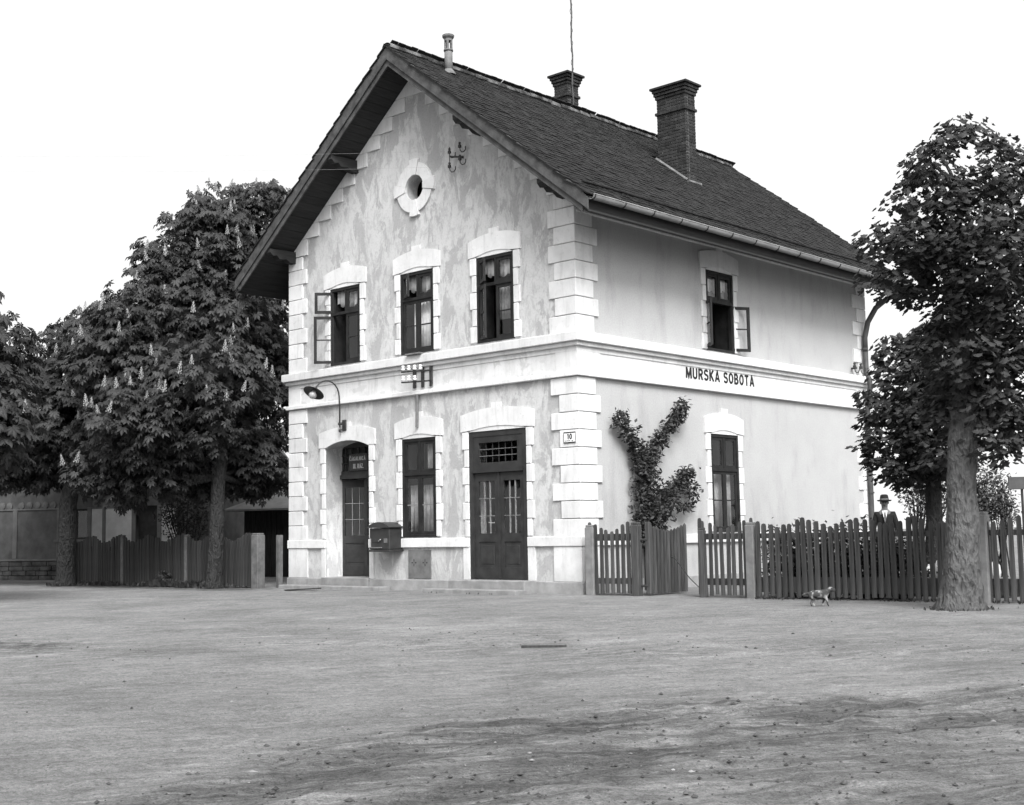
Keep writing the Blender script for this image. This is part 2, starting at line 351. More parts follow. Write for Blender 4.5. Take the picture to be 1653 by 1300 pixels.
def ribbon(pts, hw):
    """outline strip of a poly line, mitred"""
    P = [Vector((x, z, 0)) for x, z in pts]; n = len(P); Lf, Rt = [], []
    closed = (P[0] - P[-1]).length < 1e-4
    for i in range(n):
        if closed and i in (0, n - 1): a, b = (P[n - 1] - P[n - 2]).normalized(), (P[1] - P[0]).normalized()
        else:
            a = (P[i] - P[i - 1]).normalized() if i else None; b = (P[i + 1] - P[i]).normalized() if i < n - 1 else None
            a = a or b; b = b or a
        t_ = (a + b).normalized(); nn = Vector((-t_.y, t_.x, 0)); k = hw / max(.35, nn.dot(Vector((-a.y, a.x, 0))))
        Lf.append(P[i] + nn * k); Rt.append(P[i] - nn * k)
    return Lf, Rt
def place_text(txt, name, mat, parent, u0, u1, z0, z1, v, mx=None, weight=.15, gap=.16):
    """painted block letters filling u0..u1 x z0..z1 on the plane v of a wall; each letter an object"""
    x = 0.0; cells = []
    for ch in txt:
        if ch == ' ': x += .42; continue
        cells.append((ch, x)); x += GL[ch][0] + gap
    su = (u1 - u0) / (x - gap); sz = z1 - z0
    for ch, xo in cells:
        mb = MB()
        for q, st in enumerate(GL[ch][1]):
            Lf, Rt = ribbon(st, weight / 2); n = len(Lf); f0, f1 = v - .0035 - .0007 * q, v + .002
            pt = lambda p, d: (u0 + (p.x + xo) * su, d, z0 + p.y * sz)
            vs = [pt(p, f0) for p in Lf] + [pt(p, f0) for p in Rt] + [pt(p, f1) for p in Lf] + [pt(p, f1) for p in Rt]
            fs = []
            for i in range(n - 1): fs += [(n + i, n + i + 1, i + 1, i), (i, i + 1, 2 * n + i + 1, 2 * n + i), (3 * n + i, 3 * n + i + 1, n + i + 1, n + i)]
            fs += [(0, 2 * n, 3 * n, n), (n - 1, 2 * n - 1, 4 * n - 1, 3 * n - 1)]
            mb.add(vs, fs)
        mb.build(name, mat, parent, mx)

def unpx(px, py, depth):
    return CAM + (CW + CR * ((px - 826.5) / FPX) - CU * ((py - 650) / FPX)) * depth

# ------------------------------------------------------------------ the ground
def graded(fine0, fine1, step, far):
    a = list(np.arange(fine0, fine1 + 1e-6, step)); d = step; lo = []; x = fine0
    while x > -far: d *= 1.16; x -= d; lo.append(x)
    d = step; hi = []; x = fine1
    while x < far: d *= 1.16; x += d; hi.append(x)
    return np.array(lo[::-1] + a + hi)
def seg_d(px, py, pts):
    best = 1e9
    for (ax, ay), (bx, by) in zip(pts[:-1], pts[1:]):
        dx, dy = bx - ax, by - ay; t = max(0, min(1, ((px - ax) * dx + (py - ay) * dy) / (dx * dx + dy * dy)))
        best = min(best, math.hypot(px - ax - t * dx, py - ay - t * dy))
    return best
TR = [[(10.5, -16), (10.1, -14.3), (9.9, -12.9), (10.3, -11.6), (11.1, -10.3), (12.2, -8.8), (14, -6.5)],
      [(11.6, -16), (11.0, -14.0), (10.9, -12.6), (11.3, -11.4), (12.1, -10.2), (13.3, -8.7), (15, -6.9)],
      [(4.0, -9.5), (6.0, -8.6), (8.0, -8.3), (9.4, -7.6), (10.6, -6.2), (12, -4.5)],
      [(12.4, -15.5), (12.2, -13.9), (12.5, -12.4), (13.2, -11.2), (14.5, -9.8)]]
def ground_h(x, y):
    if x < -7 and -4 < y < 1: return 0.0, .62 * math.exp(-((y + 1.1) / 1.0) ** 2) * min(1, (-7 - x) / 1.5)  # shade of the left trees painted into the earth along the fence
    if not (-12 < x < 20 and -24 < y < -0.8): return 0.0, 0.0
    fade = min(1, max(0, (-0.8 - y) / 1.5))
    h = 0.03 * (noise.noise((x * 0.5, y * 0.5, 0)) + 0.5 * noise.noise((x * 1.7, y * 1.7, 3))) + 0.012 * noise.noise((x * 5, y * 5, 7))
    d = 0.0
    for k, tr in enumerate(TR):
        q = seg_d(x, y, tr); wv = 0.16 + 0.05 * noise.noise((x * 2, y * 2, k))
        h -= (0.018 if k < 2 else 0.010) * math.exp(-(q / wv) ** 2); h += 0.009 * math.exp(-((q - 0.34) / 0.14) ** 2)
        if k < 2: d = max(d, 0.46 * math.exp(-(q / 0.55) ** 2))
        else: d = max(d, 0.16 * math.exp(-(q / 0.5) ** 2))
    for cx, cy, rx, ry, a in ((10.9, -11.2, 0.8, 0.5, 0.55), (9.9, -13.2, 0.45, 0.9, 0.3), (1.6, -11.3, 1.5, 0.8, 0.42), (5.2, -7.6, 2.2, 0.6, 0.14), (11.9, -12.6, 1.6, 2.0, 0.30), (9.6, -13.6, 0.5, 0.7, 0.34), (10.2, -11.9, 0.5, 0.6, 0.4), (11.9, -9.9, 1.0, 0.5, 0.42), (7.6, -8.6, 1.4, 0.5, 0.16), (8.8, -7.2, 1.3, 0.6, 0.16)):
        d = max(d, a * math.exp(-((x - cx) / rx) ** 2 - ((y - cy) / ry) ** 2))
    clod = noise.noise((x * 7, y * 7, 11)); h += d * 0.05 * clod + d * 0.03 * noise.noise((x * 17, y * 17, 4))
    return h * fade, d
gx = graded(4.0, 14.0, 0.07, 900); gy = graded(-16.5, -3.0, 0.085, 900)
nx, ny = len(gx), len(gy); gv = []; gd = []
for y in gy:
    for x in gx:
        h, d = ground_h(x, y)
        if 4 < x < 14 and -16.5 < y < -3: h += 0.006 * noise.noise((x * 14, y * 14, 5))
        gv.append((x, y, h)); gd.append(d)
gf = [(j * nx + i, j * nx + i + 1, (j + 1) * nx + i + 1, (j + 1) * nx + i) for j in range(ny - 1) for i in range(nx - 1)]
me = bpy.data.meshes.new('ground'); me.from_pydata(gv, [], gf); me.materials.append(M['ground'])
me.polygons.foreach_set('use_smooth', [True] * len(me.polygons))
a = me.attributes.new('damp_shade', 'FLOAT', 'POINT'); a.data.foreach_set('value', gd)
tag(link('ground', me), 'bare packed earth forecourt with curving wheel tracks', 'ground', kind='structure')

# ------------------------------------------------------------------ station building
W, D = 8.31, 10.96
XC = -W / 2; TAN = 0.788; ZU = 10.62; ZT = 10.95        # roof underside and tile plane at the ridge
def zu(x): return ZU - TAN * abs(x - XC)
B = thing('station_building', 'two-storey whitewashed railway station with tiled gable roof and quoined corners', 'building', (-4, 5, 0))
Z1, Z2 = 3.90, 4.70
def arch(u0, u1, z0, z1, rise, n=10):
    pts = [(u0, z0), (u1, z0), (u1, z1)]
    for i in range(1, n): 
        t = i / n; pts.append((u1 + (u0 - u1) * t, z1 + rise * 4 * t * (1 - t)))
    return pts + [(u0, z1)]
def rect(u0, u1, z0, z1): return [(u0, z0), (u1, z0), (u1, z1), (u0, z1)]
def circ(cx, cz, r, n=28, a0=0): return [(cx + r * math.cos(2 * math.pi * i / n + a0), cz + r * math.sin(2 * math.pi * i / n + a0)) for i in range(n)]
OC = (-4.19, 8.18)
WINF = [(-6.90, -5.92), (-4.66, -3.68), (-2.48, -1.50)]
holes = [rect(a, b, 4.76, 6.43) for a, b in WINF] + [rect(-4.65, -3.66, 1.05, 3.03), rect(-2.75, -1.25, 0.22, 3.05), arch(-7.08, -5.66, 0.22, 2.98, 0.14), circ(OC[0], OC[1], 0.27)]
wall = holed_wall('gable_wall', 'plaster', B, [(-W, -0.2), (0, -0.2), (0, zu(0)), (XC, ZU), (-W, zu(-W))], holes, 0.45)
HR = [rect(4.15, 5.17, 4.76, 6.43), rect(4.15, 5.17, 1.05, 3.04)]
swall = holed_wall('side_wall', 'side', B, [(0.45, -0.2), (D, -0.2), (D, zu(0) + 0.0), (0.45, zu(0))], HR, 0.45, RIGHT)
MB().prism([(-W, -0.2), (-0.45, -0.2), (-0.45, zu(-.45)), (XC, ZU), (-W, zu(-W))], D - 0.45, D).build('rear_wall', 'side', B)
MB().box(-W, -W + 0.45, 0.45, D - 0.45, -0.2, zu(-W)).build('far_side_wall', 'side', B)
# floors and inner walls so that the rooms behind the glass are rooms
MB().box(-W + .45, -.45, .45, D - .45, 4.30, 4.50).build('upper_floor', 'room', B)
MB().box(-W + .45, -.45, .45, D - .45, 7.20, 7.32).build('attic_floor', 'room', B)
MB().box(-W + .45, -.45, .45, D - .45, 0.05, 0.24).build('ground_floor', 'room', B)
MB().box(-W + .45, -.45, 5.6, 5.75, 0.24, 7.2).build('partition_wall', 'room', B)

# quoins at the corners (L-shaped where they turn the corner)
def quoin_L(z0, z1, wf, ws, parent):
    p = 0.035
    poly = [(-wf, -p), (p, -p), (p, ws), (-0.002, ws), (-0.002, -0.002), (-wf, -0.002)]
    e = 0.006; n = len(poly)
    bm = bmesh.new(); vs = [bm.verts.new((x, y, z0 + e)) for x, y in poly]; f = bm.faces.new(vs)
    r = bmesh.ops.extrude_face_region(bm, geom=[f]); 
    for v in r['geom']:
        if isinstance(v, bmesh.types.BMVert): v.co.z = z1 - e
    bmesh.ops.bevel(bm, geom=list(bm.edges), offset=0.009, segments=1, affect='EDGES'); bmesh.ops.recalc_face_normals(bm, faces=bm.faces)
    return MB().bm(bm).build('quoin', 'trim', parent)
zs = [3.90] + [3.90 - 0.32 * i for i in range(1, 10)]
for i in range(9): quoin_L(3.90 - 0.32 * (i + 1), 3.90 - 0.32 * i, *((0.62, 0.48) if i % 2 == 0 else (0.42, 0.62)), wall)
for i in range(8):
    z0, z1 = 4.70 + 0.332 * i, min(4.70 + 0.332 * (i + 1), 7.32)
    quoin_L(z0, z1, *((0.62, 0.48) if i % 2 == 0 else (0.48, 0.62)), wall)
def quoin(u0, u1, z0, z1, parent, mx=None, p=0.035): return MB().box(u0, u1, -p, 0.01, z0 + .005, z1 - .005, 0.010).build('quoin', 'trim', parent, mx)
for i in range(9):
    ww = 0.60 if i % 2 == 0 else 0.46
    quoin(-W - .03, -W + ww, 3.90 - .32 * (i + 1), 3.90 - .32 * i, wall)
    quoin(D - (.42 if i % 2 == 0 else .63), D + .03, 3.90 - .32 * (i + 1), 3.90 - .32 * i, swall, RIGHT)
for i in range(8):
    z0, z1 = 4.70 + .332 * i, min(4.70 + .332 * (i + 1), 7.32)
    quoin(-W - .03, -W + (0.60 if i % 2 == 0 else 0.46), z0, z1, wall)
    quoin(D - (.42 if i % 2 == 0 else .63), D + .03, z0, z1, swall, RIGHT)
# plinth pilaster strips under the ledge
for a, b in ((-W - .03, -W + .62), (-7.21, -7.08), (-5.66, -5.53), (-2.92, -2.75), (-1.25, -1.07), (-.62, .035)):
    MB().box(a, b, -.033, .01, .22, .846, .004).build('plinth_strip', 'trim', wall)
MB().box(.002, .035, .002, .5, .22, .846, .004).build('plinth_strip', 'trim', swall)
MB().box(-.005, .033, D - .5, D + .03, .22, .846, .004).build('plinth_strip', 'trim', swall)
# stepped gable blocks
def rake_x(z): return XC - (ZU - 0.005 - z) / TAN
for j in range(9):
    xr = -4.46 - .403 * j; z0 = 9.84 - .305 * j; z1 = z0 + .305 - .008
    if j == 8: z0 = 7.335
    xl0, xl1 = max(-W - .03, rake_x(z0)), max(-W - .03, rake_x(z1))
    for s in (0, 1):
        poly = [(xl0, z0), (xr, z0), (xr, z1), (xl1, z1)]
        if s: poly = [(2 * XC - x, z) for x, z in poly][::-1]
        MB().prism(poly, -.035, .01).build('gable_step', 'trim', wall)
z0 = 9.84 + .305; xa = rake_x(z0)
MB().prism([(xa, z0), (2 * XC - xa, z0), (XC, ZU - .005)], -.035, .01).build('gable_step', 'trim', wall)
# oculus surround: ring of four voussoirs with key blocks
def ring_seg(a0, a1, r0, r1, n=8):
    po = [(OC[0] + r1 * 1.0 * math.cos(t), OC[1] + r1 * math.sin(t)) for t in [a0 + (a1 - a0) * i / n for i in range(n + 1)]]
    pi = [(OC[0] + r0 * math.cos(t), OC[1] + r0 * math.sin(t)) for t in [a1 + (a0 - a1) * i / n for i in range(n + 1)]]
    return po + pi
for k in range(4):
    a0 = R(90 * k + 14); MB().prism(ring_seg(a0, a0 + R(62), 0.265, 0.52), -.045, .01).build('oculus_stone', 'trim', wall)
    MB().prism(ring_seg(a0 + R(62.8), a0 + R(89.2), 0.262, 0.60, 4), -.06, .01).build('oculus_stone', 'trim', wall)
MB().lathe([(0.0, 0.0), (0.28, 0.0)], 24, (OC[0], 0.30, OC[1]), (0, -1, 0)).build('oculus_pane', 'iron', wall)

# ledge over the plinth, base course, cornice, frieze
def band(name, mat, z0, z1, p, runs_f=None, runs_s=None, c=0.010):
    for a, b in (runs_f or [(-W - p, p)]): MB().box(a, b, -p, .012, z0, z1, c).build(name, mat, B)
    for a, b in (runs_s or [(.013, D + p)]): MB().box(a, b, -p, .012, z0, z1, c).build(name, mat, B, RIGHT)
band('plinth_ledge', 'trim', .85, 1.03, .055, [(-W - .055, -7.075), (-5.665, -2.755), (-1.245, .055)])
band('base_course', 'base', -.2, .215, .06, [(-W - .06, -7.1), (-5.64, -2.8), (-1.2, .06)])
band('cornice_fascia', 'trim', 4.53, 4.70, .15); band('cornice_moulding', 'trim', 4.452, 4.528, .085)
band('string_course', 'trim', 3.905, 3.99, .085)
p = .03
ff = MB().box(-W - p, p, -p, .012, 4.365, 4.450).build('frieze_band', 'friezeworn', B); MB().box(-W - p, -7.92, -p, .012, 3.992, 4.363).build('frieze_block', 'trim', B)
MB().box(-.49, p, -p, .012, 3.992, 4.363).build('frieze_block', 'trim', B)
MB().box(-7.919, -.491, -.014, .012, 3.992, 4.363).build('frieze', 'friezeworn', B)
MB().box(.013, D + p, -p, .012, 4.365, 4.450).build('frieze_band', 'frieze', B, RIGHT)
MB().box(.013, .62, -p, .012, 3.992, 4.363).build('frieze_block', 'frieze', B, RIGHT); MB().box(10.35, D + p, -p, .012, 3.992, 4.363).build('frieze_block', 'frieze', B, RIGHT)
sf = MB().box(.621, 10.349, -.014, .012, 3.992, 4.363).build('frieze', 'frieze', B, RIGHT)
place_text('MURSKA SOBOTA', 'letter', 'letter', sf, 3.36, 5.87, 4.120, 4.345, -.018, RIGHT, .19)
MB().box(.03, D, -.05, .01, 6.93, 6.99, .01).build('eaves_moulding', 'trim', swall, RIGHT)

# windows ------------------------------------------------------------------
def surround(o, u0, u1, z0, z1, nblk, mx, door=False):
    e = .20; uc = (u0 + u1) / 2
    zb = z1 + .015; k = .12
    top = lambda u: zb + .32 + .11 * (1 - ((u - uc) / ((u1 - u0) / 2 + e)) ** 2)
    us = [u1 + e - (u1 - u0 + 2 * e) * i / 12 for i in range(13)]
    hi = [(u, top(u)) for u in us if u > uc + k] + [(uc + k, top(uc + k)), (uc + k * 1.05, zb + .52), (uc - k * 1.05, zb + .52), (uc - k, top(uc - k))] + [(u, top(u)) for u in us if u < uc - k]
    lo = [(u0 - e, zb)]
    rise = .0 if door == 'arch' else .075
    if door == 'arch':
        lo += [(u0, zb)] + [(u0 + (u1 - u0) * i / 10, z1 + .14 * 4 * (i / 10) * (1 - i / 10) + .004) for i in range(0, 11)] + [(u1, zb)]
    else:
        lo += [(u0 + (u1 - u0) * i / 10, zb + rise * 4 * (i / 10) * (1 - i / 10)) for i in range(1, 10)]
        MB().prism([(u0 + .01, zb - .01), (u1 - .01, zb - .01)] + [(u1 - (u1 - u0) * i / 10, zb + .002 + (rise + .01) * 4 * (i / 10) * (1 - i / 10)) for i in range(1, 10)], -.028, -.002).build('arch_infill', 'trim', o, mx)
    lo += [(u1 + e, zb)]
    MB().prism(lo + hi, -.042, .005).build('lintel', 'trim', o, mx)
    h = (z1 - z0) / nblk
    for s in (0, 1):
        for i in range(nblk):
            ww = .17 if i % 2 == 0 else .115
            a, b = (u0 - ww, u0) if s == 0 else (u1, u1 + ww)
            MB().box(a, b, -.035, .01, z1 - h * (i + 1) + .005 + (.01 if i == nblk - 1 else 0), z1 - h * i - .005 + (.014 if i == 0 else 0), .009).build('jamb_block', 'trim', o, mx)
def sash(o, w, h, bars, hinge, ang, z, mx, v=.03, mirror=False, bmat='frame', name='sash'):
    """casement w x h hinged at u = hinge; opens outward by ang. mirror: hinge on the right"""
    t = .06; mb = MB()
    mb.box(0, t, -.02, .02, 0, h); mb.box(w - t, w, -.02, .02, 0, h); mb.box(t, w - t, -.02, .02, 0, t); mb.box(t, w - t, -.02, .02, h - t, h)
    loc = Matrix.Translation((hinge, v, z)) @ Matrix.Rotation(ang if mirror else -ang, 4, 'Z')
    if mirror: loc = loc @ Matrix.Translation((-w, 0, 0))
    full = (mx @ loc) if mx else loc
    s_ = mb.build(name, 'frame', o, full)
    for i in range(bars):
        zz = h * (i + 1) / (bars + 1); MB().box(t, w - t, -.014, .014, zz - .012, zz + .012).build('glazing_bar', bmat, o, full)
    for i in range(bars + 1):
        za = h * i / (bars + 1) + (.012 if i else t); zb = h * (i + 1) / (bars + 1) - (.012 if i < bars else t)
        MB().box(t - .003, w - t + .003, -.003, .003, za - .002, zb + .002).build('pane', 'glass', o, full)
def curtain(o, u0, u1, z0, z1, v, mx, mat='curtain', amp=.02, droop=0.0):
    n = 24; vs = []; fs = []
    for i in range(n + 1):
        u = u0 + (u1 - u0) * i / n; vv = v + amp * math.sin(i * 1.9 + u * 3) + .006 * math.sin(i * 4.1)
        zb = z0 - droop * math.sin(math.pi * i / n) + (.03 * math.sin(i * 1.2) if droop else 0)
        vs += [(u, vv, zb), (u, vv, z1), (u, vv + .004, zb), (u, vv + .004, z1)]
    for i in range(n):
        a = i * 4; fs += [(a, a + 4, a + 5, a + 1), (a + 2, a + 3, a + 7, a + 6), (a, a + 2, a + 6, a + 4), (a + 1, a + 5, a + 7, a + 3)]
    MB().add(vs, fs).build('curtain', mat, o, mx, True)
def window(u0, u1, z0, z1, ztr, opens, mx=None, nblk=5, sill=True, bmat='frame', label=None):
    fr = .055; um = (u0 + u1) / 2; mb = MB()
    mb.box(u0, u0 + fr, -.012, .09, z0, z1); mb.box(u1 - fr, u1, -.012, .09, z0, z1); mb.box(u0 + fr, u1 - fr, -.012, .09, z1 - fr, z1); mb.box(u0 + fr, u1 - fr, -.012, .09, z0, z0 + fr)
    mb.box(u0 + fr, u1 - fr, -.012, .09, ztr - .03, ztr + .03)
    mb.box(um - .022, um + .022, -.004, .09, ztr + .03, z1 - fr)
    o = mb.build('window', 'frame', B, mx)
    if label: o['label'] = label
    MB().box(u0 - .02, u0 + .012, .092, .46, z0, z1).build('reveal_lining', 'frame', o, mx); MB().box(u1 - .012, u1 + .02, .092, .46, z0, z1).build('reveal_lining', 'frame', o, mx)
    MB().box(u0 + .012, u1 - .012, .092, .46, z0 - .02, z0 + .012).build('reveal_lining', 'frame', o, mx)
    surround(o, u0, u1, z0, z1, nblk, mx)
    wl = um - u0 - fr - .004
    for key, (a, b, bars) in {'t': (ztr + .032, z1 - fr - .002, 0), 'b': (z0 + fr + .002, ztr - .032, 1)}.items():
        w2 = wl - (.018 if key == 't' else 0)
        sash(o, w2, b - a, bars, u0 + fr + .002, R(opens.get(key + 'l', 0)), a, mx, bmat=bmat)
        sash(o, w2, b - a, bars, u1 - fr - .002, R(opens.get(key + 'r', 0)), a, mx, mirror=True, bmat=bmat)
    return o
w1 = window(*WINF[0], 4.76, 6.43, 5.88, {'tl': 137, 'bl': 137}, label='upper window with its left casements swung open')
w2 = window(*WINF[1], 4.76, 6.43, 5.88, {'tl': 30})
w3 = window(*WINF[2], 4.76, 6.43, 5.88, {'tl': 34, 'bl': 34})
w4 = window(-4.65, -3.66, 1.05, 3.03, 2.32, {}, nblk=6, bmat='bar')
w5 = window(4.15, 5.17, 4.76, 6.43, 5.80, {'bl': 132, 'br': 152}, RIGHT, label='upper side window with both lower casements open')
w6 = window(4.15, 5.17, 1.05, 3.04, 2.32, {}, RIGHT, nblk=6)
for ww, (a, b) in ((w1, WINF[0]), (w2, WINF[1]), (w3, WINF[2])):
    curtain(ww, a + .06, b - .06, 6.12, 6.42, .16, None, 'curtain', .02, .1)
curtain(w2, -4.42, -3.70, 4.82, 5.86, .17, None, 'curtain', .025)
curtain(w3, -2.16, -1.52, 5.2, 5.9, .2, None, 'blind', .01)
curtain(w4, -4.1, -3.7, 2.3, 3.0, .17, None, 'blind', .03)
curtain(w4, -4.6, -3.7, 1.1, 2.1, .2, None, 'blind', .03)
curtain(w5, 4.2, 5.1, 6.1, 6.42, .16, RIGHT, 'curtain', .02, .06); curtain(w5, 4.2, 5.1, 5.8, 6.1, .18, RIGHT, 'blind', .01)
curtain(w6, 4.2, 5.1, 1.1, 2.3, .2, RIGHT, 'blind', .03)
# doors ---------------------------------------------------------------------
def panelled_leaf(o, w, h, hinge, ang, v, z, mirror, rows, cols, pz0, name='door_leaf'):
    loc = Matrix.Translation((hinge, v, z)) @ Matrix.Rotation(ang, 4, 'Z')
    if mirror: loc = loc @ Matrix.Translation((-w, 0, 0))
    t = .11; mb = MB()
    z1 = pz0; z2 = h - .16
    mb.box(0, t, -.025, .025, 0, h); mb.box(w - t, w, -.025, .025, 0, h); mb.box(t, w - t, -.025, .025, h - .16, h); mb.box(t, w - t, -.025, .025, 0, .22); mb.box(t, w - t, -.025, .025, pz0 - .16, pz0)
    lf = mb.build(name, 'door', o, loc)
    MB().box(t - .01, w - t + .01, -.008, .008, .21, pz0 - .15).build('panel', 'door', o, loc)
    MB().box(t + .05, w - t - .05, -.016, .006, .28, pz0 - .22, .007).build('panel', 'door', o, loc)
    MB().box(t - .005, w - t + .005, -.003, .003, pz0 - .005, z2 + .005).build('pane', 'glass', o, loc)
    cw = (w - 2 * t) / cols; rh = (z2 - pz0) / rows
    for i in range(1, cols): MB().box(t + cw * i - .007, t + cw * i + .007, -.016, .016, pz0, z2).build('glazing_bar', 'bar', o, loc)
    for i in range(1, rows): MB().box(t, w - t, -.012, .012, pz0 + rh * i - .007, pz0 + rh * i + .007).build('glazing_bar', 'bar', o, loc)
    return loc
u0, u1, z0, z1 = -2.75, -1.25, .24, 3.05; fr = .10
mb = MB(); mb.box(u0, u0 + fr, -.01, .10, z0, z1); mb.box(u1 - fr, u1, -.01, .10, z0, z1); mb.box(u0 + fr, u1 - fr, -.01, .10, z1 - fr, z1)
mb.box(u0 + fr, u1 - fr, -.03, .10, 2.26, 2.33); mb.box(u0 + fr, u1 - fr, .0, .08, 2.33, 2.45); mb.box(u0 + fr, u1 - fr, .0, .08, z1 - fr - .12, z1 - fr); mb.box(u0 + fr, u0 + fr + .15, .0, .08, 2.45, z1 - fr - .12); mb.box(u1 - fr - .15, u1 - fr, .0, .08, 2.45, z1 - fr - .12)
dm = mb.build('door', 'door', B); dm['label'] = 'closed dark double door under a barred fanlight'
surround(dm, u0, u1, 1.03, z1, 6, None, True)
MB().box(u0 + .24, u1 - .24, .04, .046, 2.44, z1 - .21).build('pane', 'glass', dm)
for i in range(1, 6): xx = u0 + .25 + (u1 - u0 - .5) * i / 6; MB().box(xx - .006, xx + .006, .03, .045, 2.45, z1 - .22).build('glazing_bar', 'door', dm)
for i in range(1, 3): zz = 2.45 + (z1 - .22 - 2.45) * i / 3; MB().box(u0 + .25, u1 - .25, .025, .05, zz - .006, zz + .006).build('glazing_bar', 'hatch', dm)
lw = (u1 - u0 - 2 * fr) / 2
panelled_leaf(dm, lw - .003, 2.01, u0 + fr, 0, .05, z0 + .005, False, 3, 3, .86)
panelled_leaf(dm, lw - .003, 2.01, u1 - fr, 0, .05, z0 + .005, True, 3, 3, .86)
MB().box((u0 + u1) / 2 - .025, (u0 + u1) / 2 + .025, .0, .03, z0 + .01, 2.25).build('cover_strip', 'door', dm)
MB().tube([(-2.13, .02, 1.30), (-2.13, -.04, 1.30), (-2.22, -.045, 1.31)], .01, 6).build('handle', 'zinc', dm)
# deep-set waiting-room door
u0, u1 = -7.22, -5.62; v0 = .40
mb = MB(); mb.box(u0, u0 + .08, v0, v0 + .1, .24, 3.12); mb.box(u1 - .08, u1, v0, v0 + .1, .24, 3.12); mb.box(u0 + .08, u1 - .08, v0, v0 + .1, 3.0, 3.12); mb.box(u0 + .08, u1 - .08, v0 - .02, v0 + .1, 2.33, 2.42)
mb.box(u0 + .08, u1 - .08, v0 + .02, v0 + .08, 2.42, 2.50)
dl = mb.build('door', 'door', B); dl['label'] = 'half-open dark double door set deep in an arched reveal'
surround(dl, -7.08, -5.66, 1.03, 2.98, 6, None, 'arch')
MB().box(u0 + .08, u1 - .08, v0 + .05, v0 + .056, 2.5, 3.0).build('pane', 'glass', dl)
for i in range(1, 7): xx = u0 + .08 + (u1 - u0 - .16) * i / 7; MB().box(xx - .01, xx + .01, v0 + .03, v0 + .06, 2.5, 3.0).build('glazing_bar', 'door', dl)
for i in range(1, 3): zz = 2.5 + .5 * i / 3; MB().box(u0 + .08, u1 - .08, v0 + .032, v0 + .06, zz - .01, zz + .01).build('glazing_bar', 'door', dl)
lw = (u1 - u0 - .16) / 2
panelled_leaf(dl, lw - .003, 2.06, u0 + .08, R(30), v0 + .05, .25, False, 3, 3, .86)
panelled_leaf(dl, lw - .003, 2.06, u1 - .08, R(-6), v0 + .05, .25, True, 3, 3, .86)
sp = MB().box(-6.79, -6.18, v0 - .01, v0 + .015, 2.50, 2.86, .004).build('door_sign', 'mailbox', dl); sp['label'] = 'dark waiting-room sign over the half-open door'
place_text('ČAKALNICA', 'sign_letter', 'signtext', dl, -6.76, -6.24, 2.715, 2.80, v0 - .013, None, .16)
place_text('III. RAZ.', 'sign_letter', 'signtext', dl, -6.64, -6.30, 2.545, 2.645, v0 - .013, None, .16)
# steps
MB().box(-7.12, -5.62, -.12, v0 + .1, -.1, .235, .012).build('door_step', 'step', B); MB().box(-8.2, -4.9, -.42, -.125, -.1, .075, .012).build('door_step', 'step', B)
MB().box(-2.98, -1.02, -.40, .02, -.1, .235, .012).build('door_step', 'step', B); MB().box(-3.35, -.95, -.72, -.403, -.1, .08, .012).build('door_step', 'step', B)
hx = MB().box(-4.49, -3.84, -.02, .01, .24, .80, .004).build('cellar_hatch', 'hatch', B)
for cx in (-4.32, -4.0):
    for dx, dz, hw, hh in ((-.045, 0, .025, .009), (.045, 0, .025, .009), (0, -.045, .009, .025), (0, .045, .009, .025)):
        MB().box(cx + dx - hw, cx + dx + hw, -.024, -.018, .55 + dz - hh, .55 + dz + hh).build('vent_slot', 'iron', hx)

# roof ---------------------------------------------------------------------
Y0, Y1 = -.78, D + .80; XE = 5.12            # half span to the eaves
AL = math.atan(TAN); UPV = Vector((-math.cos(AL), 0, math.sin(AL)))
mb = MB()
for s in (-1, 1):
    p = [(XC, ZU + .05), (XC + s * (XE - .1), ZU + .05 - TAN * (XE - .1)), (XC + s * (XE - .1), ZT - .05 - TAN * (XE - .1)), (XC, ZT - .05)]
    mb.prism(p if s > 0 else p[::-1], Y0 + .02, Y1 - .02)
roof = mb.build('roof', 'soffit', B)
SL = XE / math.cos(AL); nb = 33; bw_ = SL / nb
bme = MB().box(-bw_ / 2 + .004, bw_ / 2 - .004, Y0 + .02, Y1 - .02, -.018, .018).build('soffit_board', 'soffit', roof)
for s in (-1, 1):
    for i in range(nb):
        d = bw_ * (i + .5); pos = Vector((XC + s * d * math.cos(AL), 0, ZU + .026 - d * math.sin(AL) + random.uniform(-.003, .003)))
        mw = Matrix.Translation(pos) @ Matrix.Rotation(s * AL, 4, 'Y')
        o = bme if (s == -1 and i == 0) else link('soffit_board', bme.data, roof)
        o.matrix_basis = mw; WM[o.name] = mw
# barge boards, two steps
for s in (-1, 1):
    for k, (t0, t1, y0, y1, xe) in enumerate(((.34, .06, Y0 - .035, Y0 - .002, XE + .02), (.10, -.07, Y0 + .0, Y0 + .03, XE - .12))):
        pl = [(XC, ZU + t1), (XC + s * xe, ZU + t1 - TAN * xe + .02), (XC + s * xe, ZU + t0 - TAN * xe - .06), (XC + s * (xe - .12), ZU + t0 - TAN * (xe - .12)), (XC, ZU + t0)]
        for yo in ((y0, y1), (Y1 + Y0 - y1, Y1 + Y0 - y0)):
            MB().prism(pl if s > 0 else pl[::-1], *yo).build('barge_board', 'barge', roof)
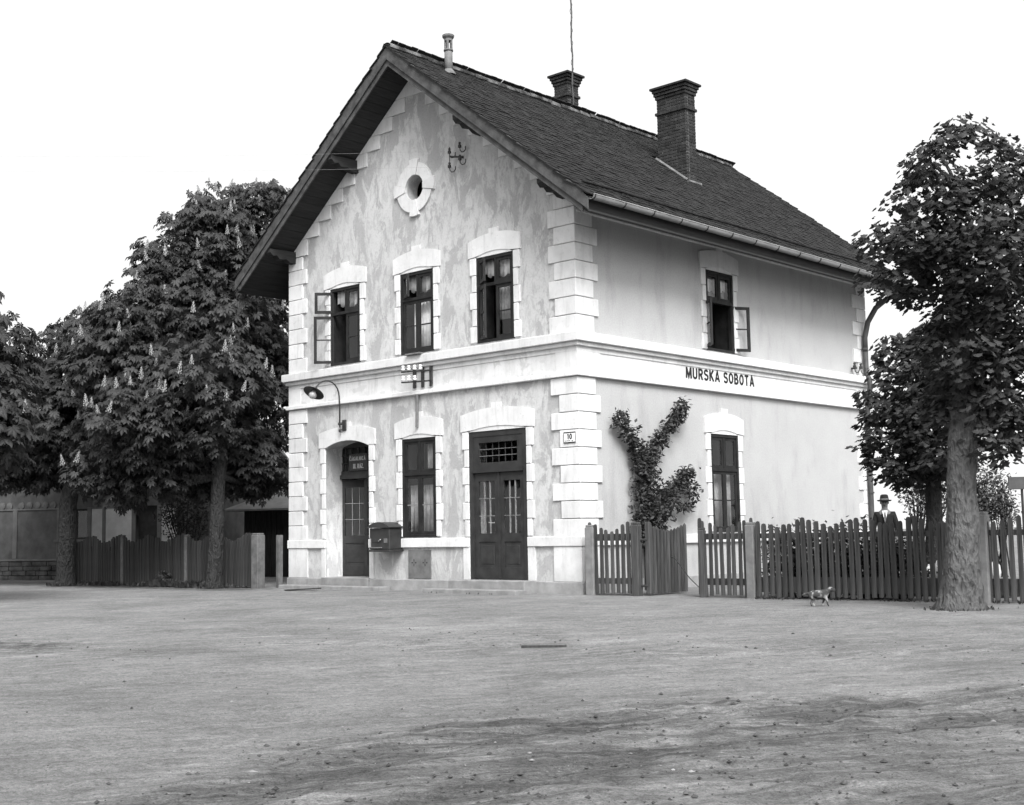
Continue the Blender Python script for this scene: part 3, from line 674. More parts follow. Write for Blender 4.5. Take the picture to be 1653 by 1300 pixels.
# purlin ends under the gable overhang
for x in (-6.05, -2.27, -8.16, -.15):
    zt = zu(x) + .02; s = 1 if x > XC else -1; hw = .085
    prof = [(-.74, zt - .02), (-.74, zt - .10), (-.66, zt - .17), (-.56, zt - .15), (-.48, zt - .22), (-.30, zt - .20), (-.2, zt - .26), (-.0, zt - .27), (-.0, zt + .0)]
    MB().prism(prof, -hw, hw).build('purlin_end', 'soffit', roof, Matrix.Translation((x, 0, -.03)) @ Matrix(((0, -1, 0, 0), (1, 0, 0, 0), (0, 0, 1, 0), (0, 0, 0, 1))))
# flat tiles with rounded tails
TWD, TLN, EXP = .182, .36, .148
def tile_mesh(seed, warp):
    rr = random.Random(seed); hw = TWD / 2 - .005; th = .019
    tail = [(-hw, .05), (-hw * .8, .018), (-hw * .4, .002), (hw * .4, 0), (hw * .8, .018), (hw, .05)]
    out = [(x + rr.uniform(-.002, .002), y + rr.uniform(-.004, .004)) for x, y in tail] + [(hw, TLN), (-hw, TLN)]
    n = len(out); vs = [(x, y, th + warp * (x / hw) ** 2) for x, y in out] + [(x, y, 0) for x, y in out]
    mbt = MB().add(vs, [list(range(n)), list(range(2 * n - 1, n - 1, -1))] + [(i, i + n, (i + 1) % n + n, (i + 1) % n)[::-1] for i in range(n)])
    return mbt
TM = [tile_mesh(i, random.uniform(-.004, .006)) for i in range(5)]
tmes = []
for i, t_ in enumerate(TM):
    me = bpy.data.meshes.new('tile'); me.from_pydata([tuple(v) for v in t_.v], [], t_.f); me.update(); me.materials.append(M['tile']); tmes.append(me)
tiles = []
for s in (1, -1):
    nrow = int((SL + .02) / EXP) + 1
    for r in range(nrow):
        sl = SL + .03 - r * EXP; wob = random.uniform(-.006, .006)
        if sl < .16: continue
        ncol = int((Y1 - Y0) / TWD) + 1
        for c_ in range(ncol):
            y = Y0 + .02 + (c_ + (.5 if r % 2 else 0)) * TWD
            if y > Y1 - .02: continue
            sag = .022 * noise.noise((sl * .5, y * .45, 1.3))
            px_ = XC + s * sl * math.cos(AL); pz = ZT - sl * math.sin(AL)
            tilt = R(5.0) + R(random.gauss(0, 1.5))
            if s > 0:      # leave the chimney foot free
                if -2.52 < px_ < -1.53 and 5.9 < y < 6.42: continue
            if abs(px_ + 3.8) < .12 and abs(y - .6) < .1: pass
            mw = Matrix.Translation((px_, y, pz + sag)) @ (Matrix.Rotation(0, 4, 'Z') if s > 0 else Matrix.Rotation(math.pi, 4, 'Z')) \
                @ Matrix(((0, -math.cos(AL), math.sin(AL), 0), (1, 0, 0, 0), (0, math.sin(AL), math.cos(AL), 0), (0, 0, 0, 1))) \
                @ Matrix.Rotation(-tilt, 4, 'X') @ Matrix.Rotation(R(random.gauss(0, 1.0)), 4, 'Z') @ Matrix.Translation((random.gauss(0, .002), wob + random.gauss(0, .004), .012 + abs(random.gauss(0, .003))))
            P = Vector((px_, y, pz)); dp = (P - CAM).dot(CW)
            tiles.append((s, dp, mw, random.randrange(5)))
vis = sorted([t_ for t_ in tiles if t_[0] > 0], key=lambda t_: t_[1])
for s, dp, mw, k in vis[:300]: link('roof_tile', tmes[k], roof, mw)
for s_ in (1, -1):
    mb = MB()
    for s, dp, mw, k in (vis[300:] if s_ > 0 else [t_ for t_ in tiles if t_[0] < 0]):
        kk = len(mb.v); mb.v += [mw @ v for v in TM[k].v]; mb.f += [[i + kk for i in f] for f in TM[k].f]
    tag(mb.build('roof_tiles', 'tilebulk', roof), kind='stuff')
# ridge tiles
rm = MB(); n = 7; vs = []; 
for k, (y, r_) in enumerate(((-.02, .125), (.06, .13), (.30, .115), (.385, .11))):
    for i in range(n + 1): t_ = math.pi * (-.1 + 1.2 * i / n); vs.append((r_ * math.cos(t_), y, r_ * .72 * math.sin(t_)))
rm.add(vs, [(k * (n + 1) + i, k * (n + 1) + i + 1, (k + 1) * (n + 1) + i + 1, (k + 1) * (n + 1) + i) for k in range(3) for i in range(n)])
rme = bpy.data.meshes.new('ridge_tile'); rme.from_pydata([tuple(v) for v in rm.v], [], rm.f); rme.materials.append(M['ridge']); rme.polygons.foreach_set('use_smooth', [True] * len(rme.polygons))
y = Y0 - .02
while y < Y1 - .2:
    link('ridge_tile', rme, roof, Matrix.Translation((XC + random.gauss(0, .006), y, ZT - .015 + .03 * noise.noise((y * .6, 3, 0)))) @ Matrix.Rotation(R(random.gauss(1.5, 1.2)), 4, 'X') @ Matrix.Rotation(R(random.gauss(0, 2)), 4, 'Y')); y += .355
MB().tube([(XC, Y0, ZT - .01), (XC, Y1, ZT - .01)], .075, 8).build('ridge_mortar', 'mortar', roof)
# snow guard pole near the eaves
sgx = .62; MB().tube([(sgx, -.5 + i * 1.2, ZT - TAN * (sgx - XC) + .085 + .012 * math.sin(i * 1.7)) for i in range(11)], .022, 6).build('snow_guard', 'tile', roof)
# gutter with brackets and the swan-necked downpipe
gxp, gz = .98, 6.92
def gutter_mesh():
    n = 9; vs = []; r_ = .082; ys = [Y0 + .06, Y1 - .06]
    for y in ys:
        for i in range(n + 1): t_ = math.pi + math.pi * i / n; vs.append((gxp + r_ * math.cos(t_), y, gz + r_ * math.sin(t_)))
        for i in range(n, -1, -1): t_ = math.pi + math.pi * i / n; vs.append((gxp + (r_ - .006) * math.cos(t_), y, gz + (r_ - .006) * math.sin(t_)))
    k = 2 * (n + 1); fs = [(i, i + k, (i + 1) % k + k, (i + 1) % k) for i in range(k)] + [list(range(k)), list(range(2 * k - 1, k - 1, -1))]
    return MB().add(vs, fs).tube([(gxp + r_, ys[0], gz), (gxp + r_, ys[1], gz)], .012, 6)
gt = gutter_mesh().build('gutter', 'zinc', B)
y = Y0 + .1
while y < Y1:
    MB().tube([(gxp + .09 * math.cos(t_), y, gz + .088 * math.sin(t_)) for t_ in [math.pi * (1 + i / 8) for i in range(9)]] , .013, 5).build('gutter_bracket', 'iron', gt); y += .86
dpx, dpy = .115, 10.70
dp = MB().tube([(gxp - .02, Y1 - .35, gz - .05), (gxp - .05, Y1 - .37, gz - .14), (.80, 11.22, 6.68), (.58, 11.05, 6.58), (.36, 10.88, 6.36), (.20, 10.76, 6.02), (.13, 10.71, 5.65), (dpx + .02, dpy, 5.3)], .065, 12).tube([(dpx + .02, dpy, 5.4), (dpx + .02, dpy, 4.76), (dpx + .10, dpy, 4.62), (dpx + .10, dpy, 4.4), (dpx + .02, dpy, 4.2), (dpx, dpy, 3.7), (dpx, dpy, 1.2), (dpx, dpy, .05)], .062, 12).build('downpipe', 'pipe', B, smooth=True)
for z in (5.35, 4.3, 3.1, 1.9, .7): MB().tube([(dpx + .01, dpy, z), (dpx + .01, dpy, z + .04)], .075, 12).build('pipe_collar', 'pipe', dp)
# vent pipe near the ridge
vx, vy, vz = -3.79, .6, 10.62
vp = MB().lathe([(.085, 0), (.085, .52)], 14).lathe([(.10, .50), (.10, .535), (.09, .535)], 14).build('vent_pipe', 'hatch', B, Matrix.Translation((vx, vy, vz)), True)
for k in range(5):
    a = 2 * math.pi * k / 5 + .3; MB().box(-.022, .022, -.012, .012, .53, .72).build('vent_post', 'hatch', vp, Matrix.Translation((vx, vy, vz)) @ Matrix.Rotation(a, 4, 'Z') @ Matrix.Translation((.075, 0, 0)) @ Matrix.Rotation(R(90), 4, 'Z'))
MB().lathe([(.09, .715), (.09, .76), (.125, .80), (.13, .84), (.115, .85), (.0, .86)], 10).build('vent_cap', 'hatch', vp, Matrix.Translation((vx, vy, vz)))
MB().lathe([(.16, -.03), (.12, .05), (.088, .09)], 12).build('vent_flashing', 'mortar', vp, Matrix.Translation((vx, vy, vz + .02)))
# brick chimneys: every brick laid
def chimney(x0, x1, y0, y1, zb, zt, corb, bandz):
    core = MB().box(x0 + .012, x1 - .012, y0 + .012, y1 - .012, zb, zt - .06).build('chimney', 'mortar', B)
    ch = .075; z = zb; r = 0
    cache = {}
    def brick(cx, cy, cz, lx, ly, h):
        key = (round(lx, 3), round(ly, 3), round(h, 3))
        if key not in cache:
            b_ = MB().box(-lx / 2, lx / 2, -ly / 2, ly / 2, -h / 2, h / 2, .005)
            me = bpy.data.meshes.new('brick'); me.from_pydata([tuple(v) for v in b_.v], [], b_.f); me.materials.append(M['brick']); cache[key] = me
        link('brick', cache[key], core, Matrix.Translation((cx + random.gauss(0, .0018), cy + random.gauss(0, .0018), cz)) @ Matrix.Rotation(R(random.gauss(0, .5)), 4, 'Z'))
    zs_ = []
    while z < zt - .11: zs_.append(z); z += ch
    for r, z in enumerate(zs_):
        top = len(zs_) - 1 - r
        ex = corb[top] if top < len(corb) else (.035 if abs(z - bandz) < ch / 2 else 0)
        a0, a1, b0, b1 = x0 - ex, x1 + ex, y0 - ex, y1 + ex; hh = ch - .011; t = .11
        off = .0 if r % 2 == 0 else .5
        def run(length):
            n = max(1, round(length / .25)); L = length / n; e = [0] + [L * (i + off) for i in range(0 if off else 1, n)] + [length]
            if off: e = [0] + [L * (i + .5) for i in range(n)] + [length]
            return [(p, q) for p, q in zip(e[:-1], e[1:]) if q - p > .03]
        for p, q in run(a1 - a0): brick(a0 + (p + q) / 2, b0 + t / 2, z + ch / 2, q - p - .010, t, hh)
        for p, q in run(b1 - b0 - t - .01): brick(a1 - t / 2, b0 + t + .01 + (p + q) / 2, z + ch / 2, t, q - p - .010, hh)
        if r > len(zs_) - 22:
            for p, q in run(a1 - a0 - t - .01): brick(a0 + (p + q) / 2, b1 - t / 2, z + ch / 2, q - p - .010, t, hh)
            for p, q in run(b1 - b0 - 2 * t - .02): brick(a0 + t / 2, b0 + t + .01 + (p + q) / 2, z + ch / 2, t, q - p - .010, hh)
    e = corb[0] + .04; zz = zs_[-1] + ch
    MB().box(x0 - e, x1 + e, y0 - e, y1 + e, zz, zz + .055, .008).build('chimney_cap', 'brick', core)
    return core
ca = chimney(-4.86, -4.44, 5.22, 5.64, 10.55, 12.02, [.075, .05, .025], 11.42)
cb = chimney(-2.40, -1.60, 5.97, 6.37, 8.90, 11.28, [.075, .05, .025], 10.62)
# lighter mortar fillet at the foot of the near chimney
MB().tube([(-2.42, 5.93, zu(-2.42) + .36), (-2.0, 5.92, zu(-2.0) + .37), (-1.56, 5.92, zu(-1.56) + .37)], .045, 6).build('mortar_fillet', 'mortar', cb)
MB().tube([(-1.55, 5.92, zu(-1.55) + .36), (-1.55, 6.42, zu(-1.55) + .36)], .045, 6).build('mortar_fillet', 'mortar', cb)

# ------------------------------------------------------------------ things on the walls
t = thing('aerial_mast', 'thin dark aerial mast rising from the ridge by the small chimney', 'mast', (-4.13, 5.05, 10.9))
MB().tube([(-4.13 + .01 * math.sin(i * 2.1), 5.05 + .008 * math.cos(i * 1.7), 10.9 + i * .35) for i in range(12)], .019, 6).build('mast_pole', 'iron', t)
MB().tube([(-4.13 + .028 * math.cos(i * .9), 5.05 + .028 * math.sin(i * .9), 11.0 + i * .045) for i in range(80)], .006, 4).build('mast_wire', 'iron', t)
# mailbox
t = thing('mailbox', 'black wall mailbox with domed lid beside the arched doorway', 'mailbox', (-4.92, -.05, .8))
x0, x1, ya, yb = -5.26, -4.66, -.37, -.0
MB().box(x0, x1, ya, yb, .82, 1.25, .012).build('box_body', 'mailbox', t)
lid = [(x0 - .035, 1.255), (x1 + .035, 1.255)] + [(x1 + .035 - (x1 - x0 + .07) * i / 10, 1.27 + .10 * 4 * (i / 10) * (1 - i / 10) ) for i in range(11)]
MB().prism(lid, ya - .04, yb).build('lid', 'mailbox', t)
MB().box(x0 - .02, x1 + .02, ya - .02, yb, .775, .817, .006).build('base_plate', 'mailbox', t)
MB().box(x0 + .08, x0 + .36, ya - .012, ya + .002, .97, 1.03, .003).build('slot_plate', 'iron', t)
MB().box(x0 + .02, x0 + .05, ya - .016, ya + .002, .86, 1.04, .003).build('trim_strip', 'zinc', t)
MB().box(x0 + .06, x0 + .38, ya - .02, ya + .002, .845, .868, .003).build('trim_strip', 'hatch', t)
MB().box(x1 - .16, x1 - .06, ya - .008, ya + .002, .95, 1.04, .003).build('notice_plate', 'hatch', t)
MB().tube([(x0 + .30, ya - .02, .985), (x0 + .37, ya - .035, 1.02)], .012, 6).build('latch', 'zinc', t)
# number plate
t = thing('number_plate', 'white enamel house number plate reading 10 on the corner quoin', 'number plate', (-.17, -.04, 2.8))
MB().box(-.31, -.03, -.049, -.037, 2.70, 2.895, .003).build('plate_panel', 'plate', t)
for q in ((-.31, -.03, 2.878, 2.897), (-.31, -.03, 2.698, 2.717)): MB().box(q[0], q[1], -.054, -.0485, q[2], q[3]).build('plate_border', 'letter', t)
for q in ((-.312, -.303), (-.037, -.028)): MB().box(q[0], q[1], -.053, -.0485, 2.717, 2.878).build('plate_border', 'letter', t)
place_text('10', 'digit', 'letter', t, -.225, -.115, 2.765, 2.862, -.050, None, .20)
for a, b in ((-.285, -.255), (-.25, -.21), (-.205, -.16), (-.125, -.09)): MB().box(a, b, -.0505, -.0485, 2.732, 2.744).build('plate_text', 'letter', t)
# wall lamp on a swan neck
t = thing('wall_lamp', 'enamel dish lamp on a swan-neck iron arm above the arched door', 'lamp', (-6.47, 0, 3.4))
MB().box(-6.46, -6.34, -.075, -.042, 3.33, 3.56, .008).build('wall_bracket', 'iron', t)
MB().tube([(-6.50, -.10, 3.36), (-6.50, -.10, 3.30)], .025, 8).tube([(-6.47, -.06, 3.36), (-6.50, -.10, 3.36)], .02, 6).tube([(-6.47, -.06, 3.48), (-6.53, -.12, 3.48)], .03, 6).build('clamp', 'iron', t)
ap = [(-6.50, -.10, 3.40), (-6.50, -.10, 3.80), (-6.51, -.105, 4.06)]
for i in range(1, 11):
    a = math.pi * i / 10 * .88; ap.append((-6.51 - .07 * (1 - math.cos(a)), -.105 - .28 * (1 - math.cos(a)), 4.06 + .33 * math.sin(a)))
MB().tube(ap, .016, 8).build('arm', 'iron', t, smooth=True)
e = Vector(ap[-1]); ax = Vector((-.08, .55, .85)).normalized(); lc = e - ax * .02
MB().lathe([(.035, .07), (.05, .02), (.10, -.01), (.225, -.055), (.23, -.065), (.215, -.062), (.09, -.022), (.04, -.01)], 24, lc, ax).build('shade', 'mailbox', t, smooth=True)
MB().lathe([(.04, -.012), (.05, -.05), (.085, -.10), (.085, -.14), (.05, -.185), (.0, -.20)], 12, lc, ax).build('bulb', 'bulbglass', t, smooth=True)
# insulators
def insulator(mb_i, mb_h, c, s=1.0, left=True):
    c = Vector(c)
    mb_i.lathe([(.0, .11 * s), (.022 * s, .11 * s), (.028 * s, .085 * s), (.018 * s, .07 * s), (.036 * s, .045 * s), (.038 * s, .0), (.012 * s, 0)], 8, c)
    mb_h.tube([c + Vector((0, 0, .0)), c + Vector((.005, .01, -.06 * s)), c + Vector((.03, .03, -.095 * s)), c + Vector((.06, .06, -.085 * s)), c + Vector((.075, .085, -.04 * s)), c + Vector((.075, .09, .03 * s))], .011 * s, 6)
t = thing('insulator_bracket', 'iron cross bracket with four hooked insulators high on the gable', 'insulator', (-2.94, -.02, 8.6))
for dx, dz in ((-.17, .06), (.17, .13), (-.17, -.28), (.17, -.17)):
    a_, b_ = MB(), MB(); insulator(a_, b_, (-2.84 + dx * .85 - .05, -.16, 8.57 + dz * .85), .95)
    a_.build('insulator_cup', 'iron', t); b_.build('hook', 'iron', t)
MB().tube([(-2.80, 0, 8.53), (-2.95, -.15, 8.54), (-3.02, -.18, 8.56)], [.026, .016, .012], 6).build('support_arm', 'iron', t)
MB().tube([(-3.01, -.18, 8.34), (-3.01, -.18, 8.74)], .009, 5).build('cross_bar', 'iron', t)
t = thing('line_terminal', 'row of pale insulators on three iron posts against the front frieze', 'insulator', (-4.1, -.1, 4.2))
for i, x in enumerate((-4.22, -3.98, -3.74)): MB().box(x - .03, x + .03, -.075, -.03, 4.04, 4.45, .004).build('bracket_post', 'iron', t)
for z in (4.36, 4.15): MB().tube([(-4.34, -.30, z), (-3.72, -.09, z)], .017, 6).build('cross_bar', 'iron', t)
for z, n_ in ((4.37, 4), (4.16, 3)):
    for i in range(n_):
        p_ = Vector((-4.30 + i * .125, -.29 + i * .042, z + .02)); MB().lathe([(.0, .10), (.030, .095), (.034, .06), (.022, .05), (.04, .03), (.04, 0), (.0, 0)], 10, p_).build('insulator_cup', 'porcelain', t, smooth=True)
t = thing('conduit_pipe', 'short grey conduit running down from the string course over the ground-floor window', 'conduit', (-4.16, -.06, 3.3))
MB().tube([(-4.13, -.07, 3.90), (-4.13, -.075, 3.55), (-4.14, -.075, 3.25)], .03, 8).build('conduit', 'hatch', t)
t = thing('side_insulator', 'pair of hooked insulators low on the far end of the side wall', 'insulator', (.05, 10.2, 4.95))
for y in (10.12, 10.42):
    a_, b_ = MB(), MB(); insulator(a_, b_, (.14, y, 4.86), 1.2); a_.build('insulator_cup', 'iron', t); b_.build('hook', 'iron', t)
MB().box(.0, .14, 10.2, 10.25, 4.85, 4.89).build('support_arm', 'iron', t)
# sill board on the middle window
t = thing('sill_tray', 'small dark shelf board under the middle upper window', 'shelf', (-4.0, -.1, 4.72))
MB().box(-4.33, -3.90, -.22, -.10, 4.702, 4.735, .004).build('tray_board', 'hatch', t)
# wires leaving the gable
for k, (p0, dz) in enumerate((((-3.13, -.19, 8.68), 0), ((-3.13, -.19, 8.36), -.1))):
    tag(MB().tube([Vector(p0) + Vector((-26, -9, 4.0 + dz)) * (i / 14) - Vector((0, 0, 4 * .25 * (i / 14) * (1 - i / 14))) for i in range(15)], .0018, 4).build('overhead_wire', 'zinc'), ('upper' if k == 0 else 'lower') + ' thin line wire running left from the gable insulators', 'wire', 'line wires')

# ------------------------------------------------------------------ fences
def picket_mesh(wd, seed):
    rr = random.Random(seed); hw = wd / 2; out = [(-hw, 0), (hw, 0), (hw * rr.uniform(.92, 1), .965), (hw * .7, .992), (hw * rr.uniform(-.2, .2), 1.0), (-hw * .7, .992), (-hw * rr.uniform(.92, 1), .965)]
    mbp = MB().prism(out, -.011, .011); me = bpy.data.meshes.new('picket'); me.from_pydata([tuple(v) for v in mbp.v], [], mbp.f); me.update(); return me
def fence(label, A, Bp, spacing, wd, hfun, mat, posts, rails, zb=0.03, group=None, jit=.007, front=True):
    A = Vector(A); Bp = Vector(Bp); d = Bp - A; L = d.length; u = d.normalized(); ang = math.atan2(u.y, u.x)
    t = thing('picket_fence', label, 'fence', A, group)
    F_ = Matrix.Translation(A) @ Matrix.Rotation(ang, 4, 'Z')
    mes = [picket_mesh(wd, i) for i in range(4)]
    for me in mes: me.materials.append(M[mat])
    n = int(L / spacing)
    for i in range(n + 1):
        s = i * spacing + random.gauss(0, .004)
        if s > L: break
        h = hfun(s) + random.gauss(0, jit)
        link('picket', mes[i % 4], t, F_ @ Matrix.Translation((s, -.03 + random.gauss(0, .003), zb + random.uniform(-.02, .02))) @ Matrix.Rotation(R(random.gauss(0, .5)), 4, 'Y') @ Matrix.Rotation(R(random.gauss(0, 1.5)), 4, 'Z') @ Matrix.Diagonal((random.uniform(.84, 1.08), 1, h - zb, 1)))
    for z0, z1 in rails: MB().box(0, L, -.012, .035, z0, z1, .004).build('rail', mat, t, F_)
    for s, h, hw, pm in posts:
        hd = hw; b_ = MB().box(s - hw, s + hw, -hd - .0, hd, -.15, h - .04, .015)
        b_.box(s - hw * .85, s + hw * .85, -hd * .85, hd * .85, h - .045, h, .012); b_.build('post', pm, t, F_)
    return t
wv = lambda p, lo, hi, ph=0: (lambda s: lo + (hi - lo) * (.5 + .5 * math.cos(2 * math.pi * (s + ph) / p)))
FG = 'picket fences right of the station'
fence('short picket fence with pale square post against the station corner', (.33, -.12, 0), (1.28, -.02, 0), .112, .066, wv(.86, 1.10, 1.27), 'fence', [(0.0, 1.22, .085, 'post'), (.92, 1.25, .075, 'fence')], [(.94, 1.06), (.20, .30)], group=FG)
fence('narrow picket fence right of the gate opening below the side window', (2.52, .03, 0), (3.50, .08, 0), .108, .066, wv(.95, 1.13, 1.28), 'fence', [(.04, 1.14, .055, 'fence'), (.95, 1.21, .075, 'post')], [(.94, 1.04), (.20, .31)], group=FG)
fence('long dark wavy-topped picket fence left of the big trunk', (3.62, .07, 0), (7.05, .34, 0), .112, .078, wv(.88, 1.14, 1.255, .1), 'fence', [(3.53, 1.29, .10, 'post')], [(.95, 1.03), (.10, .34)], group=FG)
fence('dark picket fence at the right picture edge behind the big trunk', (7.22, .36, 0), (9.2, .6, 0), .112, .078, wv(.88, 1.16, 1.27, .3), 'fence', [(2.0, 1.26, .095, 'post')], [(.95, 1.03), (.10, .34)], group=FG)
# gate, opened inwards
t = thing('garden_gate', 'narrow wooden picket gate standing open towards the house wall', 'gate', (1.42, .06, 0))
F_ = Matrix.Translation((1.42, .06, .03)) @ Matrix.Rotation(R(89), 4, 'Z')
for i in range(11):
    s = .03 + i * .098; h = 1.08 + .11 * (abs(s - .5) / .5) ** 1.5
    mbp = MB().prism([(s, 0), (s + .078, 0), (s + .076, h - .03), (s + .04, h), (s + .003, h - .03)], -.03, -.008); mbp.build('picket', 'fence', t, F_)
for z in (.16, .86): MB().box(0, 1.1, -.006, .03, z, z + .09, .004).build('rail', 'fence', t, F_)
MB().box(-.02, .05, -.05, .04, .0, 1.22, .006).build('hanging_stile', 'fence', t, F_)
for z in (.14, .92): MB().tube([(1.28, -.02, z + .03), (1.42, .05, z + .03)], .02, 6).build('hinge', 'iron', t)
# left fence
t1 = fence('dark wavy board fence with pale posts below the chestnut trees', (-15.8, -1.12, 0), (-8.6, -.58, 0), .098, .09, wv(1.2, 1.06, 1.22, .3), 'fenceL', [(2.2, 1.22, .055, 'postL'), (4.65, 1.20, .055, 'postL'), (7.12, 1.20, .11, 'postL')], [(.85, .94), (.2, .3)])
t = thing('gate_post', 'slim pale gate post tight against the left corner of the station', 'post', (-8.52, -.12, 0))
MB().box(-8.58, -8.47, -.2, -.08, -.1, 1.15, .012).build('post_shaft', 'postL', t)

# ------------------------------------------------------------------ shed and cottage behind the left fence
sc_ = unpx(440, 890, 37); sx, sy = sc_.x + .15, sc_.y + 1.2
t = thing('plank_shed', 'small plank shed with a hipped felt roof behind the left gate', 'shed', (sx, sy, 0))
F_ = Matrix.Translation((sx, sy, 0)) @ Matrix.Rotation(R(20), 4, 'Z')
MB().box(-1.28, 1.28, -1.28, 1.28, 0, 1.9).build('shed_frame', 'iron', t, F_)
for side in range(4):
    S_ = F_ @ Matrix.Rotation(R(90 * side), 4, 'Z')
    for i in range(15):
        if side in (1, 2) : break
        x = -1.32 + i * .178; MB().box(x, x + .165, -1.32 - random.uniform(0, .012), -1.285, .02, 1.92).build('plank', 'shed', t, S_)
rv = [(-1.75, -1.75, 1.86), (1.75, -1.75, 1.86), (1.75, 1.75, 1.86), (-1.75, 1.75, 1.86), (-.25, 0, 2.68), (.25, 0, 2.68)]
rv2 = [(x, y, z + .05) for x, y, z in rv]
MB().add(rv2 + rv[:4], [(0, 1, 5, 4), (1, 2, 5), (2, 3, 4, 5), (3, 0, 4), (0, 6, 7, 1), (1, 7, 8, 2), (2, 8, 9, 3), (3, 9, 6, 0), (6, 9, 8, 7)]).build('shed_roof', 'shedroof', t, F_)
# cottage: facade local u along x, v inward
hc = Vector((-23.2, -.6, 0)); F_ = Matrix.Translation(hc) @ Matrix.Rotation(R(24), 4, 'Z')
t = thing('cottage', 'low plastered cottage with scalloped window hoods half hidden behind the chestnut trees', 'house', hc)
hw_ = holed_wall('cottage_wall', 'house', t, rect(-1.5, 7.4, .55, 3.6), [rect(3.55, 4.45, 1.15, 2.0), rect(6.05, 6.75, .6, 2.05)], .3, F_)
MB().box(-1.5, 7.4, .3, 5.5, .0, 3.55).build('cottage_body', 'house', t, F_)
for r_ in range(4):
    x = -1.5
    while x < 7.35:
        l_ = min(random.uniform(.3, .6), 7.4 - x); MB().box(x, x + l_ - .015, -.07 - random.uniform(0, .02), .29, r_ * .135 + .0, r_ * .135 + .125, .012).build('plinth_stone', 'housestone', t, F_); x += l_
MB().box(-1.52, 7.42, -.10, .28, .545, .60, .008).build('plinth_cap', 'housetrim', t, F_)
for a, b in ((3.42, 3.55), (4.45, 4.58), (5.92, 6.05), (6.75, 6.88), (1.9, 2.05), (.2, .35), (4.95, 5.05)): MB().box(a, b, -.03, .01, .62, 2.05, .004).build('pilaster', 'housetrim', t, F_)
for a, b in ((.35, 1.9), (2.05, 3.42), (4.58, 5.92), (6.88, 7.35)):
    n_ = int((b - a) / .25)
    for i in range(n_): MB().lathe([(.0, .0), (.10, .0), (.10, .03), (.0, .05)], 14, (a + (i + .5) * (b - a) / n_, .0, 2.14), (0, -1, 0)).build('scallop', 'housetrim', t, F_)
    MB().box(a, b, -.03, .01, 2.0, 2.045, .004).build('hood_band', 'housetrim', t, F_)
for a, b in ((4.585, 4.945), (5.055, 5.915), (6.885, 7.38)): MB().box(a, b, -.012, .002, .62, 1.995).build('wall_panel', 'houselit', t, F_)  # pale patches painting the light that falls between the trees
MB().box(3.4, 4.6, -.14, .01, 1.07, 1.14, .008).build('sill', 'housetrim', t, F_)
wn = MB().box(3.55, 4.45, .10, .14, 1.15, 1.2).box(3.55, 4.45, .10, .14, 1.95, 2.0).box(3.55, 3.61, .10, .14, 1.2, 1.95).box(4.39, 4.45, .10, .14, 1.2, 1.95).box(3.97, 4.03, .10, .14, 1.2, 1.95).build('window', 'frame', t, F_)
MB().box(3.6, 4.4, .115, .12, 1.2, 1.95).build('pane', 'glass', wn, F_)
MB().box(6.05, 6.75, .12, .17, .6, 2.05).build('door', 'frame', t, F_)
pl = [(-.6, 3.5), (5.8, 3.5), (2.6, 5.4)]
MB().prism(pl, -1.9, 7.8).build('roof', 'shedroof', t, F_ @ Matrix(((0, 1, 0, 0), (1, 0, 0, 0), (0, 0, 1, 0), (0, 0, 0, 1))))

# ------------------------------------------------------------------ trees
def palmate(nl=7, spread=125, fold=.35, wide=.2):
    """one compound leaf, stalk at the origin, pointing +y, drooping; unit length"""
    vs, fs = [], []
    for i in range(nl):
        a = R(-spread + 2 * spread * i / (nl - 1)); L = 1.0 - .45 * abs(i - (nl - 1) / 2) / ((nl - 1) / 2)
        d = Vector((math.sin(a), math.cos(a), 0)); n_ = Vector((d.y, -d.x, 0)); k = len(vs)
        drop = -.30 * L
        vs += [Vector((0, 0, 0)), d * L * .62 + n_ * wide * L + Vector((0, 0, -.08 * L + .0)), d * L + Vector((0, 0, drop)), d * L * .62 - n_ * wide * L + Vector((0, 0, -.08 * L)), d * L * .6 + Vector((0, 0, fold * .16))]
        fs += [(k, k + 1, k + 4), (k + 1, k + 2, k + 4), (k + 2, k + 3, k + 4), (k + 3, k, k + 4)]
    return np.array([tuple(v) for v in vs]), fs
def lobed(seed=0):
    rr = random.Random(seed); n = 9; vs = [(0, .45, .05)]; 
    for i in range(n):
        a = R(-150 + 300 * i / (n - 1)); r_ = (.55 if i % 2 == 0 else .38) + (.1 if i == n // 2 else 0); vs.append((r_ * math.sin(a), .45 + r_ * math.cos(a), -.14 * (i % 2) - .05))
    return np.array(vs), [(0, i + 1, i) for i in range(1, n)]
def simple_leaf():
    vs = [(0, 0, 0), (.28, .45, -.06), (0, 1, -.15), (-.28, .45, -.06), (0, .5, .05)]
    return np.array(vs, float), [(0, 1, 4), (1, 2, 4), (2, 3, 4), (3, 0, 4)]
